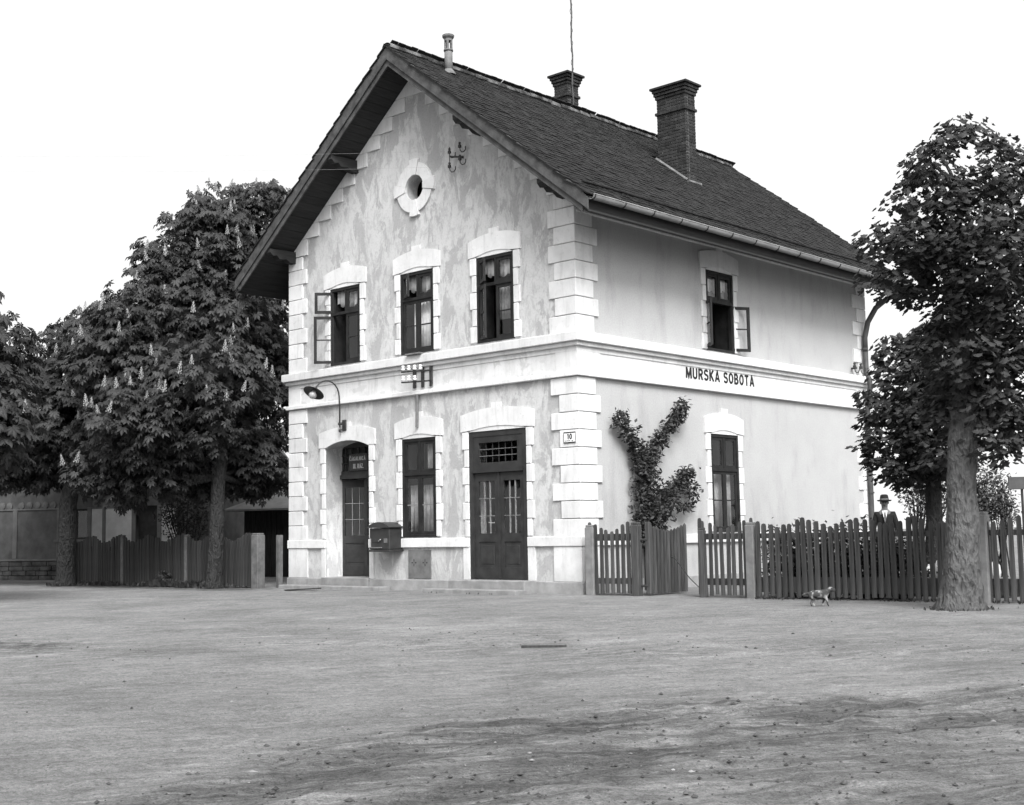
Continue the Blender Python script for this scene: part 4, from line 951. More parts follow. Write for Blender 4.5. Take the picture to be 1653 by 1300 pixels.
class Leaves:
    def __init__(s, shape): s.V, s.F = shape; s.inst = []
    def add(s, pos, tip, nrm, size, shade): s.inst.append((pos, tip, nrm, size, shade))
    def build(s, name, mat, parent):
        n = len(s.inst); nv = len(s.V)
        P = np.array([tuple(i[0]) for i in s.inst]); T = np.array([tuple(i[1]) for i in s.inst]); N = np.array([tuple(i[2]) for i in s.inst]); S = np.array([i[3] for i in s.inst])
        T /= np.linalg.norm(T, axis=1, keepdims=True) + 1e-9; X = np.cross(T, N); X /= np.linalg.norm(X, axis=1, keepdims=True) + 1e-9; N = np.cross(X, T)
        V = P[:, None, :] + S[:, None, None] * (s.V[None, :, 0:1] * X[:, None, :] + s.V[None, :, 1:2] * T[:, None, :] + s.V[None, :, 2:3] * N[:, None, :])
        F = np.array(s.F); FF = (F[None] + (np.arange(n) * nv)[:, None, None]).reshape(-1, 3)
        me = bpy.data.meshes.new(name); me.vertices.add(n * nv); me.vertices.foreach_set('co', V.reshape(-1).astype(np.float32))
        me.loops.add(FF.size); me.loops.foreach_set('vertex_index', FF.reshape(-1).astype(np.int32)); me.polygons.add(len(FF))
        me.polygons.foreach_set('loop_start', (np.arange(len(FF)) * 3).astype(np.int32)); me.update(calc_edges=True)
        at = me.attributes.new('shade', 'FLOAT', 'POINT'); at.data.foreach_set('value', np.repeat(np.array([i[4] for i in s.inst]), nv).astype(np.float32))
        me.materials.append(M[mat]); return tag(link(name, me, parent), kind='stuff')
def rnd_dir(rr):
    while True:
        v = Vector((rr.uniform(-1, 1), rr.uniform(-1, 1), rr.uniform(-1, 1)))
        if .1 < v.length < 1: return v.normalized()
def candle_mesh():
    rr = random.Random(3); mbc = MB(); 
    mbc.tube([(0, 0, -.06), (0, 0, .9)], .05, 5)
    for i in range(26):
        z = i / 26; r_ = .20 * (1 - z) ** .8 + .03; a = i * 2.4; q = .085 * (1 - .5 * z)
        c = Vector((r_ * math.cos(a), r_ * math.sin(a), z)); 
        mbc.add([c + Vector(p) * q for p in ((1, 0, 0), (-1, 0, 0), (0, 1, 0), (0, -1, 0), (0, 0, 1), (0, 0, -1))], [(0, 2, 4), (2, 1, 4), (1, 3, 4), (3, 0, 4), (2, 0, 5), (1, 2, 5), (3, 1, 5), (0, 3, 5)])
    me = bpy.data.meshes.new('flower_candle'); me.from_pydata([tuple(v) for v in mbc.v], [], mbc.f); me.materials.append(M['candle']); return me
CANDLE = candle_mesh()
def tree(name, label, cat, base, trunk_pts, trunk_r, blobs, seed, shape, lsize, dens, leafmat, barkmat, candles=0, group=None, clump=.42, per=12, limbs=True, inner=.25, bumpy=.07):
    """blobs: (centre, rx, ry, rz) ellipsoids of foliage"""
    rr = random.Random(seed); t = thing(name, label, cat, base, group)
    tp = [Vector(p) for p in trunk_pts]
    # smooth trunk path
    path = []; rad = []
    for i in range(len(tp) - 1):
        for k in range(8):
            f = k / 8; path.append(tp[i].lerp(tp[i + 1], f)); rad.append(trunk_r[i] * (1 - f) + trunk_r[i + 1] * f)
    path.append(tp[-1]); rad.append(trunk_r[-1])
    jit = lambda p: bumpy * noise.noise((p.x * 4.5, p.y * 4.5, p.z * 2.2)) + bumpy * .8 * noise.noise((p.x * 13, p.y * 13, p.z * 6)) + max(0, .45 - p.z) * .7 * noise.noise((p.x * 4, p.y * 4, 1.7))
    tr = MB().tube(path, rad, 26, True, jit).build('trunk', barkmat, t, smooth=True)
    lv = Leaves(shape); tops = []
    br = MB()
    for (c, rx, ry, rz) in blobs:
        c = Vector(c); area = 4 * math.pi * ((rx * ry) ** 1.6 / 3 + (rx * rz) ** 1.6 / 3 + (ry * rz) ** 1.6 / 3) ** (1 / 1.6)
        n = int(area * dens)
        if limbs:
            k0 = min(range(len(path)), key=lambda i: abs(path[i].z - max(c.z - .8 * rz, base.z + 2.6))); a = path[k0]; r0 = rad[k0] * .55
            mid = a.lerp(c, .5) + Vector((0, 0, -.15)); br.tube([a, a.lerp(mid, .6), mid, mid.lerp(c, .6) + Vector((0, 0, .1)), c + Vector((0, 0, rz * .3))], [r0, r0 * .85, r0 * .6, r0 * .4, .02], 7)
            for q in range(5):
                d = rnd_dir(rr); e_ = c + Vector((d.x * rx, d.y * ry, abs(d.z) * rz)) * .8; s_ = mid.lerp(c, rr.uniform(.1, .8)); br.tube([s_, s_.lerp(e_, .5) + Vector((0, 0, .08)), e_], [.035, .025, .01], 5)
        for q in range(n):
            d = rnd_dir(rr); inn = rr.random() < inner
            k_ = rr.uniform(.35, .75) if inn else rr.uniform(.80, 1.06)
            k_ *= 1 + .16 * noise.noise((c.x + d.x * 2.2, c.y + d.y * 2.2, c.z + d.z * 2.2))
            cc = c + Vector((d.x * rx, d.y * ry, d.z * rz)) * k_
            # inside another blob: thin out
            if any(o is not c and sum(((cc[a_] - Vector(b_[0])[a_]) / b_[1 + a_]) ** 2 for a_ in range(3)) < .55 for b_ in blobs for o in [b_[0]] if (Vector(b_[0]) - c).length > 1e-3) and rr.random() < .65: continue
            cr = clump * rr.uniform(.7, 1.25); np_ = int(per * rr.uniform(.7, 1.3)); sh0 = rr.uniform(.15, .75)
            for j in range(np_):
                e_ = rnd_dir(rr); e_.z = e_.z * .8 + .18; e_ = (e_ + d * .4).normalized()
                pos = cc + Vector((e_.x, e_.y, e_.z * .85)) * cr * rr.uniform(.55, 1.1)
                tip = Vector((e_.x, e_.y, -.55 + rr.uniform(-.6, .35))); nrm = Vector((e_.x * .8 + rr.gauss(0, .35), e_.y * .8 + rr.gauss(0, .35), .8))
                lv.add(pos, tip, nrm, lsize * rr.uniform(.55, 1.25), min(1, max(0, sh0 + rr.uniform(-.25, .3))))
            if not inn and d.z > -.35: tops.append((cc + Vector((d.x, d.y, 0)) * cr * .7 + Vector((0, 0, cr * (.55 - .35 * max(0, d.z)))), d))
    if br.v: br.build('limbs', barkmat, t, smooth=True)
    lv.build('crown', leafmat, t)
    if candles:
        tops = [q for q in tops if (q[0] - CAM).dot(q[1]) < .35 * (q[0] - CAM).length or q[1].z > .5]; rr.shuffle(tops)
        for p_, d in tops[:candles]:
            s_ = rr.uniform(.20, .29); link('flower_candle', CANDLE, t, Matrix.Translation(p_ + Vector((0, 0, .02))) @ Matrix.Rotation(rr.gauss(0, .12), 4, 'X') @ Matrix.Rotation(rr.gauss(0, .12), 4, 'Y') @ Matrix.Rotation(rr.uniform(0, 6), 4, 'Z') @ Matrix.Diagonal((s_ * .85, s_ * .85, s_, 1)))
    return t
def blob(px, py, dep, rpx, rpz, dr=None):
    k = dep / FPX; c = unpx(px, py, dep); rx = rpx * k; return (c, rx, (dr or rx), rpz * k)
PAL = palmate(); LOB = lobed(); SIM = simple_leaf()
GC = 'flowering chestnut trees left of the station'
b1 = Vector((-9.72, -1.0, 0))
tree('chestnut_tree', 'tall flowering chestnut beside the station gable, slim straight trunk', 'tree', b1, [b1 + Vector((0, 0, -.1)), b1 + Vector((0, 0, .25)), b1 + Vector((.03, .05, 2.2)), b1 + Vector((0, .3, 4.5)), b1 + Vector((.2, .8, 7.6))], [.25, .185, .15, .12, .05],
     [blob(430, 372, 33.5, 62, 66, 1.3), blob(375, 385, 33, 55, 78, 1.2), blob(335, 420, 31.5, 70, 88, 1.2), blob(282, 470, 31, 66, 82), blob(400, 500, 32.2, 80, 105, 1.3), blob(345, 545, 30.5, 85, 95), blob(250, 545, 30.4, 85, 88), blob(195, 590, 30, 66, 72), blob(330, 640, 29.2, 95, 92), blob(415, 640, 31.2, 62, 110, 1.0), blob(240, 680, 29.3, 88, 70), blob(395, 735, 30.6, 66, 48, .8), blob(150, 570, 31.5, 42, 46),
      blob(255, 755, 29.8, 70, 42), blob(175, 755, 29.8, 50, 40), blob(300, 720, 31.5, 110, 55), blob(330, 775, 30.8, 60, 22), blob(200, 785, 29.9, 42, 24), blob(425, 770, 31, 36, 28)],
     11, PAL, .175, 9.0, 'leaf', 'barkL', 230, GC, .33)
b2 = Vector((-15.1, -1.62, 0))
tree('chestnut_tree', 'second flowering chestnut with thick trunk in front of the cottage', 'tree', b2, [b2 + Vector((0, 0, -.1)), b2 + Vector((0, 0, .3)), b2 + Vector((.02, 0, 2.0)), b2 + Vector((.1, .2, 3.4)), b2 + Vector((.2, .3, 5.0))], [.32, .24, .205, .15, .06],
     [blob(130, 600, 33, 72, 78), blob(70, 655, 32.5, 80, 70), blob(150, 680, 32, 85, 65), blob(25, 690, 32.5, 70, 60), blob(90, 735, 33, 70, 35), blob(30, 745, 33, 60, 35), blob(150, 740, 33.5, 60, 50), blob(60, 700, 34.5, 110, 60), blob(55, 752, 33.5, 75, 30)],
     12, PAL, .175, 9.0, 'leaf', 'barkL', 70, GC, .36)
b3 = Vector((-8.9, -8.6, 0))
tree('chestnut_tree', 'nearest chestnut with large leaves reaching in at the left picture edge', 'tree', b3, [b3 + Vector((0, 0, -.1)), b3 + Vector((0, 0, .3)), b3 + Vector((.02, 0, 2.0)), b3 + Vector((.1, .1, 3.2)), b3 + Vector((.2, .2, 4.6))], [.34, .26, .22, .16, .06],
     [blob(-35, 600, 24, 70, 95), blob(-40, 690, 23.4, 75, 55), blob(-140, 600, 24, 110, 120), blob(-20, 660, 23, 50, 50)],
     13, PAL, .21, 7.5, 'leaf', 'barkL', 30, GC)
b4 = Vector((7.56, -1.36, 0))
tree('broadleaf_tree', 'big broad-leaved tree with rough thick trunk in front of the right fence', 'tree', b4, [b4 + Vector((0, 0, -.12)), b4 + Vector((0, 0, .12)), b4 + Vector((.02, 0, .5)), b4 + Vector((.06, .03, 1.5)), b4 + Vector((.10, .05, 2.3)), b4 + Vector((.12, .1, 3.2)), b4 + Vector((.05, .2, 5.2))], [.36, .29, .235, .195, .185, .14, .05],
     [blob(1558, 305, 17.2, 85, 100), blob(1495, 360, 17.2, 72, 75), blob(1448, 418, 17.4, 58, 52), blob(1600, 380, 16.8, 90, 110), blob(1670, 340, 17, 90, 100), blob(1560, 450, 17.4, 90, 75), blob(1640, 480, 17, 80, 100), blob(1565, 560, 17.2, 72, 62), blob(1625, 600, 17, 52, 75), blob(1580, 640, 17.6, 68, 70), blob(1690, 560, 17.4, 60, 110), blob(1612, 690, 16.95, 42, 55), blob(1545, 680, 17.7, 42, 52)],
     14, LOB, .105, 14.5, 'leafR', 'bark', 0, None, .23, 15, inner=.12, bumpy=.13)
b5 = Vector((4.75, 3.95, 0))
tree('broadleaf_tree', 'darker tree with slim trunk standing behind the fence beside the downpipe', 'tree', b5, [b5 + Vector((0, 0, -.1)), b5 + Vector((0, 0, .4)), b5 + Vector((.03, .05, 2.0)), b5 + Vector((-.2, .1, 3.4))], [.18, .15, .13, .05],
     [blob(1468, 640, 23, 62, 90), blob(1510, 590, 22.6, 55, 62), blob(1445, 710, 23, 42, 65), blob(1510, 690, 22.6, 62, 82), blob(1490, 760, 23, 45, 28)],
     15, LOB, .115, 18, 'leafR', 'barkL', 0, None, .25, 16)

# bushes, climber, garden plants
def bush(name, label, cat, base, blobs, seed, n, size, mat, stems, group=None, shape=SIM, mult=1.0):
    rr = random.Random(seed); t = thing(name, label, cat, base, group); base = Vector(base); lv = Leaves(shape); mbs = MB()
    for (c, rx, ry, rz), cnt in zip(blobs, n):
        c = Vector(c)
        for q in range(int(cnt * mult)):
            d = rnd_dir(rr); k_ = (rr.uniform(.1, 1.0) ** .45 + (rr.uniform(0, .45) if rr.random() < .2 else 0)) * (1 + .4 * noise.noise((c.x * 3 + d.x * 2.5, d.y * 2.5, c.z * 3 + d.z * 2.5)))
            p_ = c + Vector((d.x * rx, d.y * ry, d.z * rz)) * k_; e_ = rnd_dir(rr)
            lv.add(p_, Vector((e_.x, e_.y, e_.z * .7 - .1)), Vector((d.x * .5 + rr.gauss(0, .4), d.y * .5 + rr.gauss(0, .4), .9)), size * rr.uniform(.6, 1.2), rr.random())
        if stems:
            for q in range(stems):
                d = rnd_dir(rr); e_ = c + Vector((d.x * rx, d.y * ry, abs(d.z) * rz)) * .9; s_ = base + Vector((rr.gauss(0, .08), rr.gauss(0, .05), 0)); mbs.tube([s_, s_.lerp(e_, .5) + Vector((0, 0, .12)), e_], [.018, .012, .005], 5)
    if mbs.v: mbs.build('stems', 'barkL', t)
    lv.build('foliage', mat, t); return t
def wblob(y, z, ry, rz, rx=.14): return (Vector((.05 + rx, y, z)), rx, ry, rz)
vb = [wblob(1.0, 3.14, .20, .20), wblob(1.28, 2.90, .20, .18), wblob(1.48, 2.62, .22, .22), wblob(1.62, 2.3, .30, .30, .18), wblob(1.70, 1.9, .42, .36, .2), wblob(1.75, 1.45, .58, .34, .24), wblob(1.95, 2.55, .20, .24), wblob(2.22, 2.85, .20, .2), wblob(2.55, 3.12, .18, .18), wblob(2.84, 3.36, .16, .2), wblob(3.0, 3.55, .11, .14),
      wblob(2.35, 1.75, .32, .22, .18), wblob(2.8, 2.02, .2, .2), wblob(3.08, 2.2, .18, .16), wblob(3.2, 1.85, .15, .22), wblob(2.95, 1.55, .26, .1), wblob(1.75, 1.05, .5, .25, .2)]
cl = bush('climbing_rose', 'dark climbing shrub trained in two arms up the white side wall', 'climber', (.12, 1.75, 0), vb, 21, [150, 120, 150, 260, 380, 560, 150, 130, 120, 120, 60, 240, 140, 120, 110, 80, 300], .10, 'leafV', 0, mult=1.35)
for pts in ([(.12, 1.75, 0), (.12, 1.7, .9), (.12, 1.62, 1.9), (.1, 1.45, 2.7), (.1, 1.02, 3.2)], [(.12, 1.78, 0), (.12, 1.8, 1.4), (.1, 1.95, 2.5), (.1, 2.5, 3.1), (.1, 3.0, 3.6)], [(.12, 1.8, .3), (.12, 2.2, 1.6), (.1, 2.8, 2.0), (.1, 3.15, 2.2)]):
    MB().tube(pts, [.03] + [.022] * (len(pts) - 2) + [.008], 6).build('stem', 'barkL', cl)
c1 = unpx(300, 880, 32.3); bush('yard_bush', 'dark rounded bush behind the left fence beside the slim trunk', 'bush', (c1.x, c1.y, 0), [blob(305, 835, 32.3, 40, 42), blob(275, 825, 32.3, 24, 22)], 41, [1500, 260], .09, 'leafV', 10)
for px_, lb in ((266, 'left low weed clump at the foot of the left fence'), (308, 'right low weed clump at the foot of the left fence')):
    c1 = unpx(px_, 935, 30.4); bush('weed_clump', lb, 'weed', (c1.x, c1.y, 0), [(Vector((c1.x, c1.y, .18)), .22, .16, .2)], 42 + px_, [260], .09, 'leafV', 5, 'weed clumps at the left fence')
c1 = unpx(1480, 815, 26); bush('garden_bush', 'loose pale-leaved bush behind the fence near the man', 'bush', (c1.x, c1.y, 0), [blob(1480, 797, 26, 30, 40), blob(1508, 800, 26, 33, 48)], 22, [520, 900], .085, 'leafB', 14)
c1 = unpx(1610, 815, 25); bush('garden_bush', 'dense grey bush behind the fence right of the big trunk', 'bush', (c1.x, c1.y, 0), [blob(1600, 800, 25, 34, 48), blob(1622, 822, 25, 22, 26), blob(1575, 815, 25, 30, 40)], 23, [1700, 600, 1300], .075, 'leafB', 10)
labs = ['leftmost low dark garden shrub, right of the pale fence post', 'second low garden shrub from the left behind the long fence', 'third low garden shrub from the left behind the long fence', 'fourth low garden shrub from the left behind the long fence', 'rightmost low garden shrub behind the long fence']
for i, x in enumerate((3.7, 4.2, 4.7, 5.2, 5.75)):
    bush('garden_shrub', labs[i], 'shrub', (x, .72, 0), [(Vector((x, .72, .50)), .40, .3, (.60, .58, .60, .56, .46)[i])], 30 + i, [2100], .085, 'leafV', 6, 'shrubs behind the long fence')
rr = random.Random(5)
sn = ['first', 'second', 'third', 'fourth', 'fifth', 'sixth', 'seventh', 'eighth', 'ninth']
for i in range(9):
    x = 4.95 + i * .21; y = 1.75 + i * .03; o_ = MB().lathe([(.0, .0), (.09, .0), (.105, .08), (.09, .17), (.04, .22), (.0, .23)], 7).build('edging_stone', 'whitestone', None, None, True, Matrix.Translation((x, y, .28)) @ Matrix.Rotation(rr.uniform(0, 6), 4, 'Z') @ Matrix.Diagonal((rr.uniform(.8, 1.2), rr.uniform(.7, 1.1), rr.uniform(.8, 1.3), 1)))
    tag(o_, sn[i] + ' whitewashed edging stone from the left behind the long fence', 'stone', 'whitewashed edging stones in the garden')
tag(MB().box(4.7, 7.0, 1.55, 2.4, 0, .285, .05).build('garden_bed', 'ground'), 'raised earth garden bed behind the long fence', 'garden bed', kind='structure')
# weeds along fences and trunks
lv = Leaves(SIM); rr = random.Random(9)
for (x0, y0_, x1, y1_, n_, s_) in ((-15.6, -1.3, -8.8, -.75, 900, .11), (3.6, -.12, 7.0, .16, 260, .05), (-12.0, -1.15, -11.2, -.95, 160, .16), (-10.9, -1.2, -10.3, -.9, 140, .15), (7.3, .2, 9, .4, 120, .06), (-3.4, -.8, -.9, -.7, 20, .04)):
    for q in range(n_):
        f = rr.random(); p_ = Vector((x0 + (x1 - x0) * f, y0_ + (y1_ - y0_) * f + rr.gauss(0, .06), 0)); e_ = rnd_dir(rr)
        if noise.noise((p_.x * 1.4, p_.y * 1.4, 2)) < -.05 and s_ < .14: continue
        lv.add(p_, Vector((e_.x * .6, e_.y * .6, .8)), Vector((e_.y, -e_.x, .3)), s_ * rr.uniform(.5, 1.4), rr.random())
for tb, r0, n_, s_ in ((b4, .33, 80, .045), (b1, .24, 120, .09), (b2, .30, 120, .09)):
    for q in range(n_):
        a = rr.uniform(0, 6.283); r_ = r0 + abs(rr.gauss(0, .09)); p_ = Vector((tb.x + r_ * math.cos(a), tb.y + r_ * math.sin(a), 0)); e_ = rnd_dir(rr)
        lv.add(p_, Vector((e_.x * .6, e_.y * .6, .8)), Vector((e_.y, -e_.x, .3)), s_ * rr.uniform(.5, 1.4), rr.random())
wd = lv.build('weeds', 'leafV', None); tag(wd, 'low weeds growing along the foot of the fences and tree trunks', 'weeds', kind='stuff')

# ------------------------------------------------------------------ small things on the ground
mbp = MB(); rr = random.Random(17); pv = [Vector(v) for v in ((1, 0, 0), (-1, 0, 0), (0, 1, 0), (0, -1, 0), (0, 0, .7), (0, 0, -.5))]; pf = [(0, 2, 4), (2, 1, 4), (1, 3, 4), (3, 0, 4), (2, 0, 5), (1, 2, 5), (3, 1, 5), (0, 3, 5)]
for q in range(1000):
    d_ = 6 + 20 * rr.random() ** 1.3; a = rr.uniform(-.42, .42); fw = Vector((CW.x, CW.y, 0)).normalized(); rt = Vector((fw.y, -fw.x, 0))
    p_ = Vector((CAM.x, CAM.y, 0)) + fw * d_ + rt * d_ * math.tan(a)
    if p_.y > -.9: continue
    h, dd = ground_h(p_.x, p_.y); s_ = .005 + .009 * rr.random() ** 6 + (.012 if rr.random() < dd * .2 else 0); an = rr.uniform(0, 6); k = len(mbp.v); sx_ = rr.uniform(.7, 1.5)
    rm_ = Matrix.Rotation(an, 3, 'Z')
    mbp.v += [p_ + Vector((0, 0, h + s_ * .2)) + rm_ @ Vector((v.x * s_ * sx_ * rr.uniform(.8, 1.2), v.y * s_ * rr.uniform(.8, 1.2), v.z * s_ * .7)) for v in pv]; mbp.f += [[i + k for i in f] for f in pf]
tag(mbp.build('gravel', 'pebble'), 'loose small stones scattered over the earth forecourt', 'gravel', kind='stuff')
mbp = MB(); rr = random.Random(18)
while len(mbp.f) < 8 * 1500:
    d_ = 5.2 + 13 * rr.random() ** 1.2; a = rr.uniform(-.42, .42)
    p_ = Vector((CAM.x, CAM.y, 0)) + fw * d_ + rt * d_ * math.tan(a)
    if p_.y > -1: continue
    h, dd = ground_h(p_.x, p_.y)
    if rr.random() > .012 + dd * 1.6: continue
    s_ = .005 + .014 * rr.random() ** 4; an = rr.uniform(0, 6); k = len(mbp.v); rm_ = Matrix.Rotation(an, 3, 'Z')
    mbp.v += [p_ + Vector((0, 0, h + s_ * .25)) + rm_ @ Vector((v.x * s_ * rr.uniform(.7, 1.5), v.y * s_ * rr.uniform(.7, 1.2), v.z * s_)) for v in pv]; mbp.f += [[i + k for i in f] for f in pf]
tag(mbp.build('soil_crumbs', 'crumb'), 'dark crumbs of turned earth along the wheel tracks', 'earth', kind='stuff')
def gpt(px, py):
    d = CW + CR * ((px - 826.5) / FPX) - CU * ((py - 650) / FPX); return CAM + d * (-CAM.z / d.z)
a_, b_ = gpt(488, 956), gpt(538, 952)
o_ = MB().box(-.38, .38, -.11, .11, .02, .045, .004).build('loose_board', 'iron', None, None, False, Matrix.Translation((-6.55, -1.05, .0)) @ Matrix.Rotation(R(18), 4, 'Z') @ Matrix.Rotation(R(-2.5), 4, 'Y'))
tag(o_, 'dark loose board lying on the earth before the arched door', 'board')
c_ = gpt(878, 1043)
o_ = MB().box(-.22, .22, -.025, .025, -.02, .018, .004).build('flat_lath', 'fence', None, None, False, Matrix.Translation((c_.x, c_.y, ground_h(c_.x, c_.y)[0])) @ Matrix.Rotation(R(38), 4, 'Z'))
tag(o_, 'thin dark lath half sunk in the middle of the forecourt', 'lath')
# station sign at the right edge
c_ = unpx(1650, 780, 24)
t = thing('notice_board', 'dark rectangular board on a thin pole at the right picture edge', 'sign', (c_.x, c_.y, 0))
F_ = Matrix.Translation((c_.x, c_.y, 0)) @ Matrix.Rotation(R(42), 4, 'Z')
MB().box(-.26, .42, -.03, .0, c_.z - .115, c_.z + .115, .005).build('board_panel', 'pipe', t, F_); MB().tube([(0, .03, 0), (0, .03, c_.z + .1)], .025, 8).build('pole', 'iron', t, F_)
# wire across the gate gap
tag(MB().tube([(.7, 1.0, .52), (.9, .9, .66), (1.25, .8, .72), (1.62, .6, .60), (2.1, .3, .30), (2.5, .06, .12)], .008, 5).build('bent_wire', 'iron'), 'bent wire arching low through the open gateway', 'wire')

# ------------------------------------------------------------------ man and dog
def skin_obj(name, verts, edges, radii, mat, parent, mw, root=0, sub=2):
    me = bpy.data.meshes.new(name); bm = bmesh.new(); lay = bm.verts.layers.skin.verify()
    bv = [bm.verts.new(v) for v in verts]
    for a, b in edges: bm.edges.new((bv[a], bv[b]))
    for i, r_ in enumerate(radii):
        bv[i][lay].radius = r_ if isinstance(r_, tuple) else (r_, r_); bv[i][lay].use_root = (i == root)
    bm.to_mesh(me); bm.free(); me.materials.append(M[mat])
    o = link(name, me, parent, mw); k = o.modifiers.new('skin', 'SKIN'); k.use_smooth_shade = True
    s_ = o.modifiers.new('sub', 'SUBSURF'); s_.levels = sub; s_.render_levels = sub
    return o
mp_ = Vector((1.80, 8.02, 0)); fa = math.atan2(CAM.y - mp_.y, CAM.x - mp_.x) + R(90)      # faces the camera: local -y
t = thing('person', 'man in dark suit, white shirt and brimmed hat standing behind the fence', 'person', mp_)
PM = Matrix.Translation(mp_) @ Matrix.Rotation(fa, 4, 'Z') @ Matrix.Scale(1.01, 4)
V = [(0, 0, .92), (0, .01, 1.12), (0, .0, 1.30), (0, .01, 1.40), (0, -.005, 1.47), (0, -.015, 1.54), (0, -.02, 1.62), (0, -.015, 1.69),
     (-.09, 0, .88), (-.10, -.01, .48), (-.10, .02, .08), (-.10, -.13, .035), (.09, 0, .88), (.10, -.01, .48), (.10, .02, .08), (.10, -.13, .035),
     (-.17, .01, 1.35), (-.23, .02, 1.08), (-.22, -.05, .84), (-.22, -.07, .75), (.17, .01, 1.35), (.23, .02, 1.08), (.22, -.05, .84), (.22, -.07, .75)]
E = [(0, 1), (1, 2), (2, 3), (3, 4), (4, 5), (5, 6), (6, 7), (0, 8), (8, 9), (9, 10), (10, 11), (0, 12), (12, 13), (13, 14), (14, 15), (3, 16), (16, 17), (17, 18), (18, 19), (3, 20), (20, 21), (21, 22), (22, 23)]
Rr = [(.13, .10), (.13, .095), (.14, .10), (.08, .07), .058, (.072, .085), (.084, .10), (.07, .085), .075, .05, .04, .035, .075, .05, .04, .035, .055, .042, .033, .028, .055, .042, .033, .028]
skin_obj('body', V, E, Rr, 'skin', t, PM)
Vj = [(0, .0, .80), (0, .01, 1.05), (0, .005, 1.26), (0, .01, 1.375), (-.165, .01, 1.365), (-.24, .02, 1.08), (-.235, -.04, .86), (.165, .01, 1.365), (.24, .02, 1.08), (.235, -.04, .86)]
skin_obj('jacket', Vj, [(0, 1), (1, 2), (2, 3), (3, 4), (4, 5), (5, 6), (3, 7), (7, 8), (8, 9)], [(.20, .14), (.175, .13), (.19, .13), (.105, .09), .075, .06, .05, .075, .06, .05], 'suit', t, PM)
skin_obj('trousers', [(0, 0, .90), (-.095, 0, .82), (-.10, -.005, .48), (-.10, .02, .06), (.095, 0, .82), (.10, -.005, .48), (.10, .02, .06)], [(0, 1), (1, 2), (2, 3), (0, 4), (4, 5), (5, 6)], [(.15, .12), .10, .075, .065, .10, .075, .065], 'suit', t, PM)
MB().add([(-.055, -.115, 1.435), (.055, -.115, 1.435), (.03, -.165, 1.30), (0, -.17, 1.20), (-.03, -.165, 1.30), (0, -.135, 1.39)], [(0, 5, 4), (0, 1, 5), (1, 2, 5), (5, 2, 3), (4, 5, 3)]).lathe([(.066, 1.405), (.062, 1.45), (.056, 1.452)], 14).build('shirt', 'shirt', t, PM)
MB().add([(-.018, -.142, 1.40), (.018, -.142, 1.40), (.024, -.185, 1.27), (0, -.188, 1.17), (-.024, -.185, 1.27)], [(0, 1, 2, 3, 4)]).build('tie', 'hatch', t, PM)
MB().lathe([(.0, .115), (.05, .12), (.078, .105), (.088, .06), (.095, .0), (.13, -.012), (.152, .004), (.153, .012), (.13, .0), (.093, .012)], 22).build('hat', 'suit', t, PM @ Matrix.Translation((0, -.015, 1.645)) @ Matrix.Rotation(R(4), 4, 'X') @ Matrix.Diagonal((1, 1.15, 1.1, 1)), True)
MB().lathe([(.0945, .012), (.0915, .045), (.088, .045)], 22).build('hat_band', 'hatband', t, PM @ Matrix.Translation((0, -.015, 1.645)) @ Matrix.Rotation(R(4), 4, 'X') @ Matrix.Diagonal((1.02, 1.17, 1.1, 1)), True)
MB().add([(-.014, -.105, 1.575), (.014, -.105, 1.575), (0, -.135, 1.575), (0, -.102, 1.625), (0, -.105, 1.565)], [(0, 2, 3), (2, 1, 3), (0, 4, 2), (4, 1, 2)]).build('nose', 'skin', t, PM)
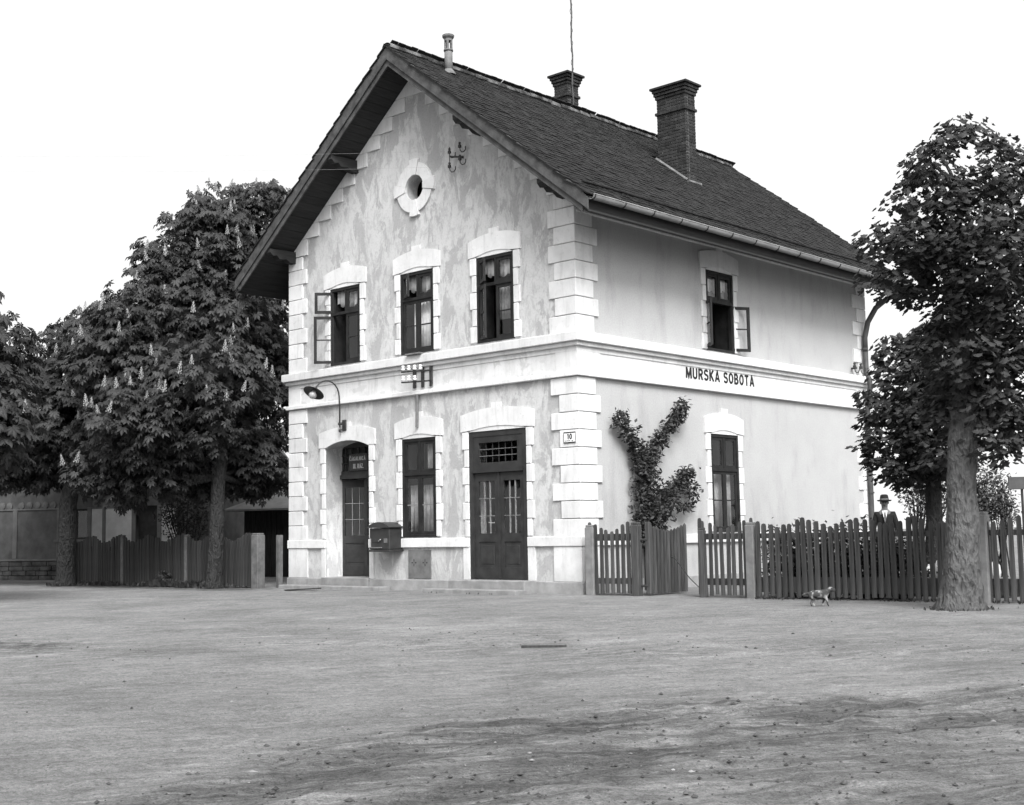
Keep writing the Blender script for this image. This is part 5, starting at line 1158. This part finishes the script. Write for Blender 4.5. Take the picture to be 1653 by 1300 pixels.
for sx_ in (-1, 1):
    MB().lathe([(.0, -.011), (.009, -.007), (.011, 0), (.009, .007), (.0, .011)], 8).build('eye', 'letter', t, PM @ Matrix.Translation((sx_ * .030, -.098, 1.61)))
    MB().lathe([(.0, -.03), (.012, -.02), (.016, 0), (.012, .022), (.0, .03)], 8).build('ear', 'skin', t, PM @ Matrix.Translation((sx_ * .078, -.01, 1.60)))
MB().box(-.022, .022, -.108, -.095, 1.541, 1.547).build('mouth', 'letter', t, PM)
# dog walking to the right along the fence
dp_ = Vector((5.56, -1.50, 0)); t = thing('dog', 'small white and dark patched dog trotting along the right fence', 'dog', dp_)
DM = Matrix.Translation(dp_) @ Matrix.Rotation(math.atan2(CR.y, CR.x) - R(12), 4, 'Z') @ Matrix.Scale(.80, 4)
V = [(-.14, 0, .215), (-.05, 0, .225), (.06, 0, .23), (.13, 0, .255), (.165, 0, .295), (.20, 0, .305), (.245, 0, .285), (.275, 0, .277),
     (-.15, .03, .17), (-.125, .035, .12), (-.165, .035, .07), (-.145, .035, .012), (-.15, -.03, .17), (-.10, -.035, .125), (-.12, -.035, .07), (-.095, -.035, .012),
     (.09, .03, .17), (.06, .035, .09), (.045, .035, .05), (.055, .035, .012), (.10, -.03, .17), (.125, -.035, .09), (.125, -.035, .05), (.15, -.035, .012),
     (-.20, 0, .235), (-.255, 0, .225), (-.30, 0, .20)]
E = [(0, 1), (1, 2), (2, 3), (3, 4), (4, 5), (5, 6), (6, 7), (0, 8), (8, 9), (9, 10), (10, 11), (0, 12), (12, 13), (13, 14), (14, 15), (2, 16), (16, 17), (17, 18), (18, 19), (2, 20), (20, 21), (21, 22), (22, 23), (0, 24), (24, 25), (25, 26)]
Rr = [.066, .064, .074, .056, .048, .050, .03, .022] + [.034, .022, .014, .016] * 2 + [.03, .018, .014, .016] * 2 + [.02, .018, .010]
skin_obj('body', V, E, Rr, 'dog', t, DM, 1)
for s_ in (-1, 1): MB().add([(.185, s_ * .035, .335), (.215, s_ * .045, .325), (.20, s_ * .058, .27), (.195, s_ * .03, .32)], [(0, 1, 2), (0, 2, 3), (1, 3, 2)]).build('ear', 'iron', t, DM)
MB().lathe([(.0, -.012), (.01, -.006), (.012, 0), (.01, .006), (.0, .012)], 8).build('nose', 'letter', t, DM @ Matrix.Translation((.292, 0, .282)))
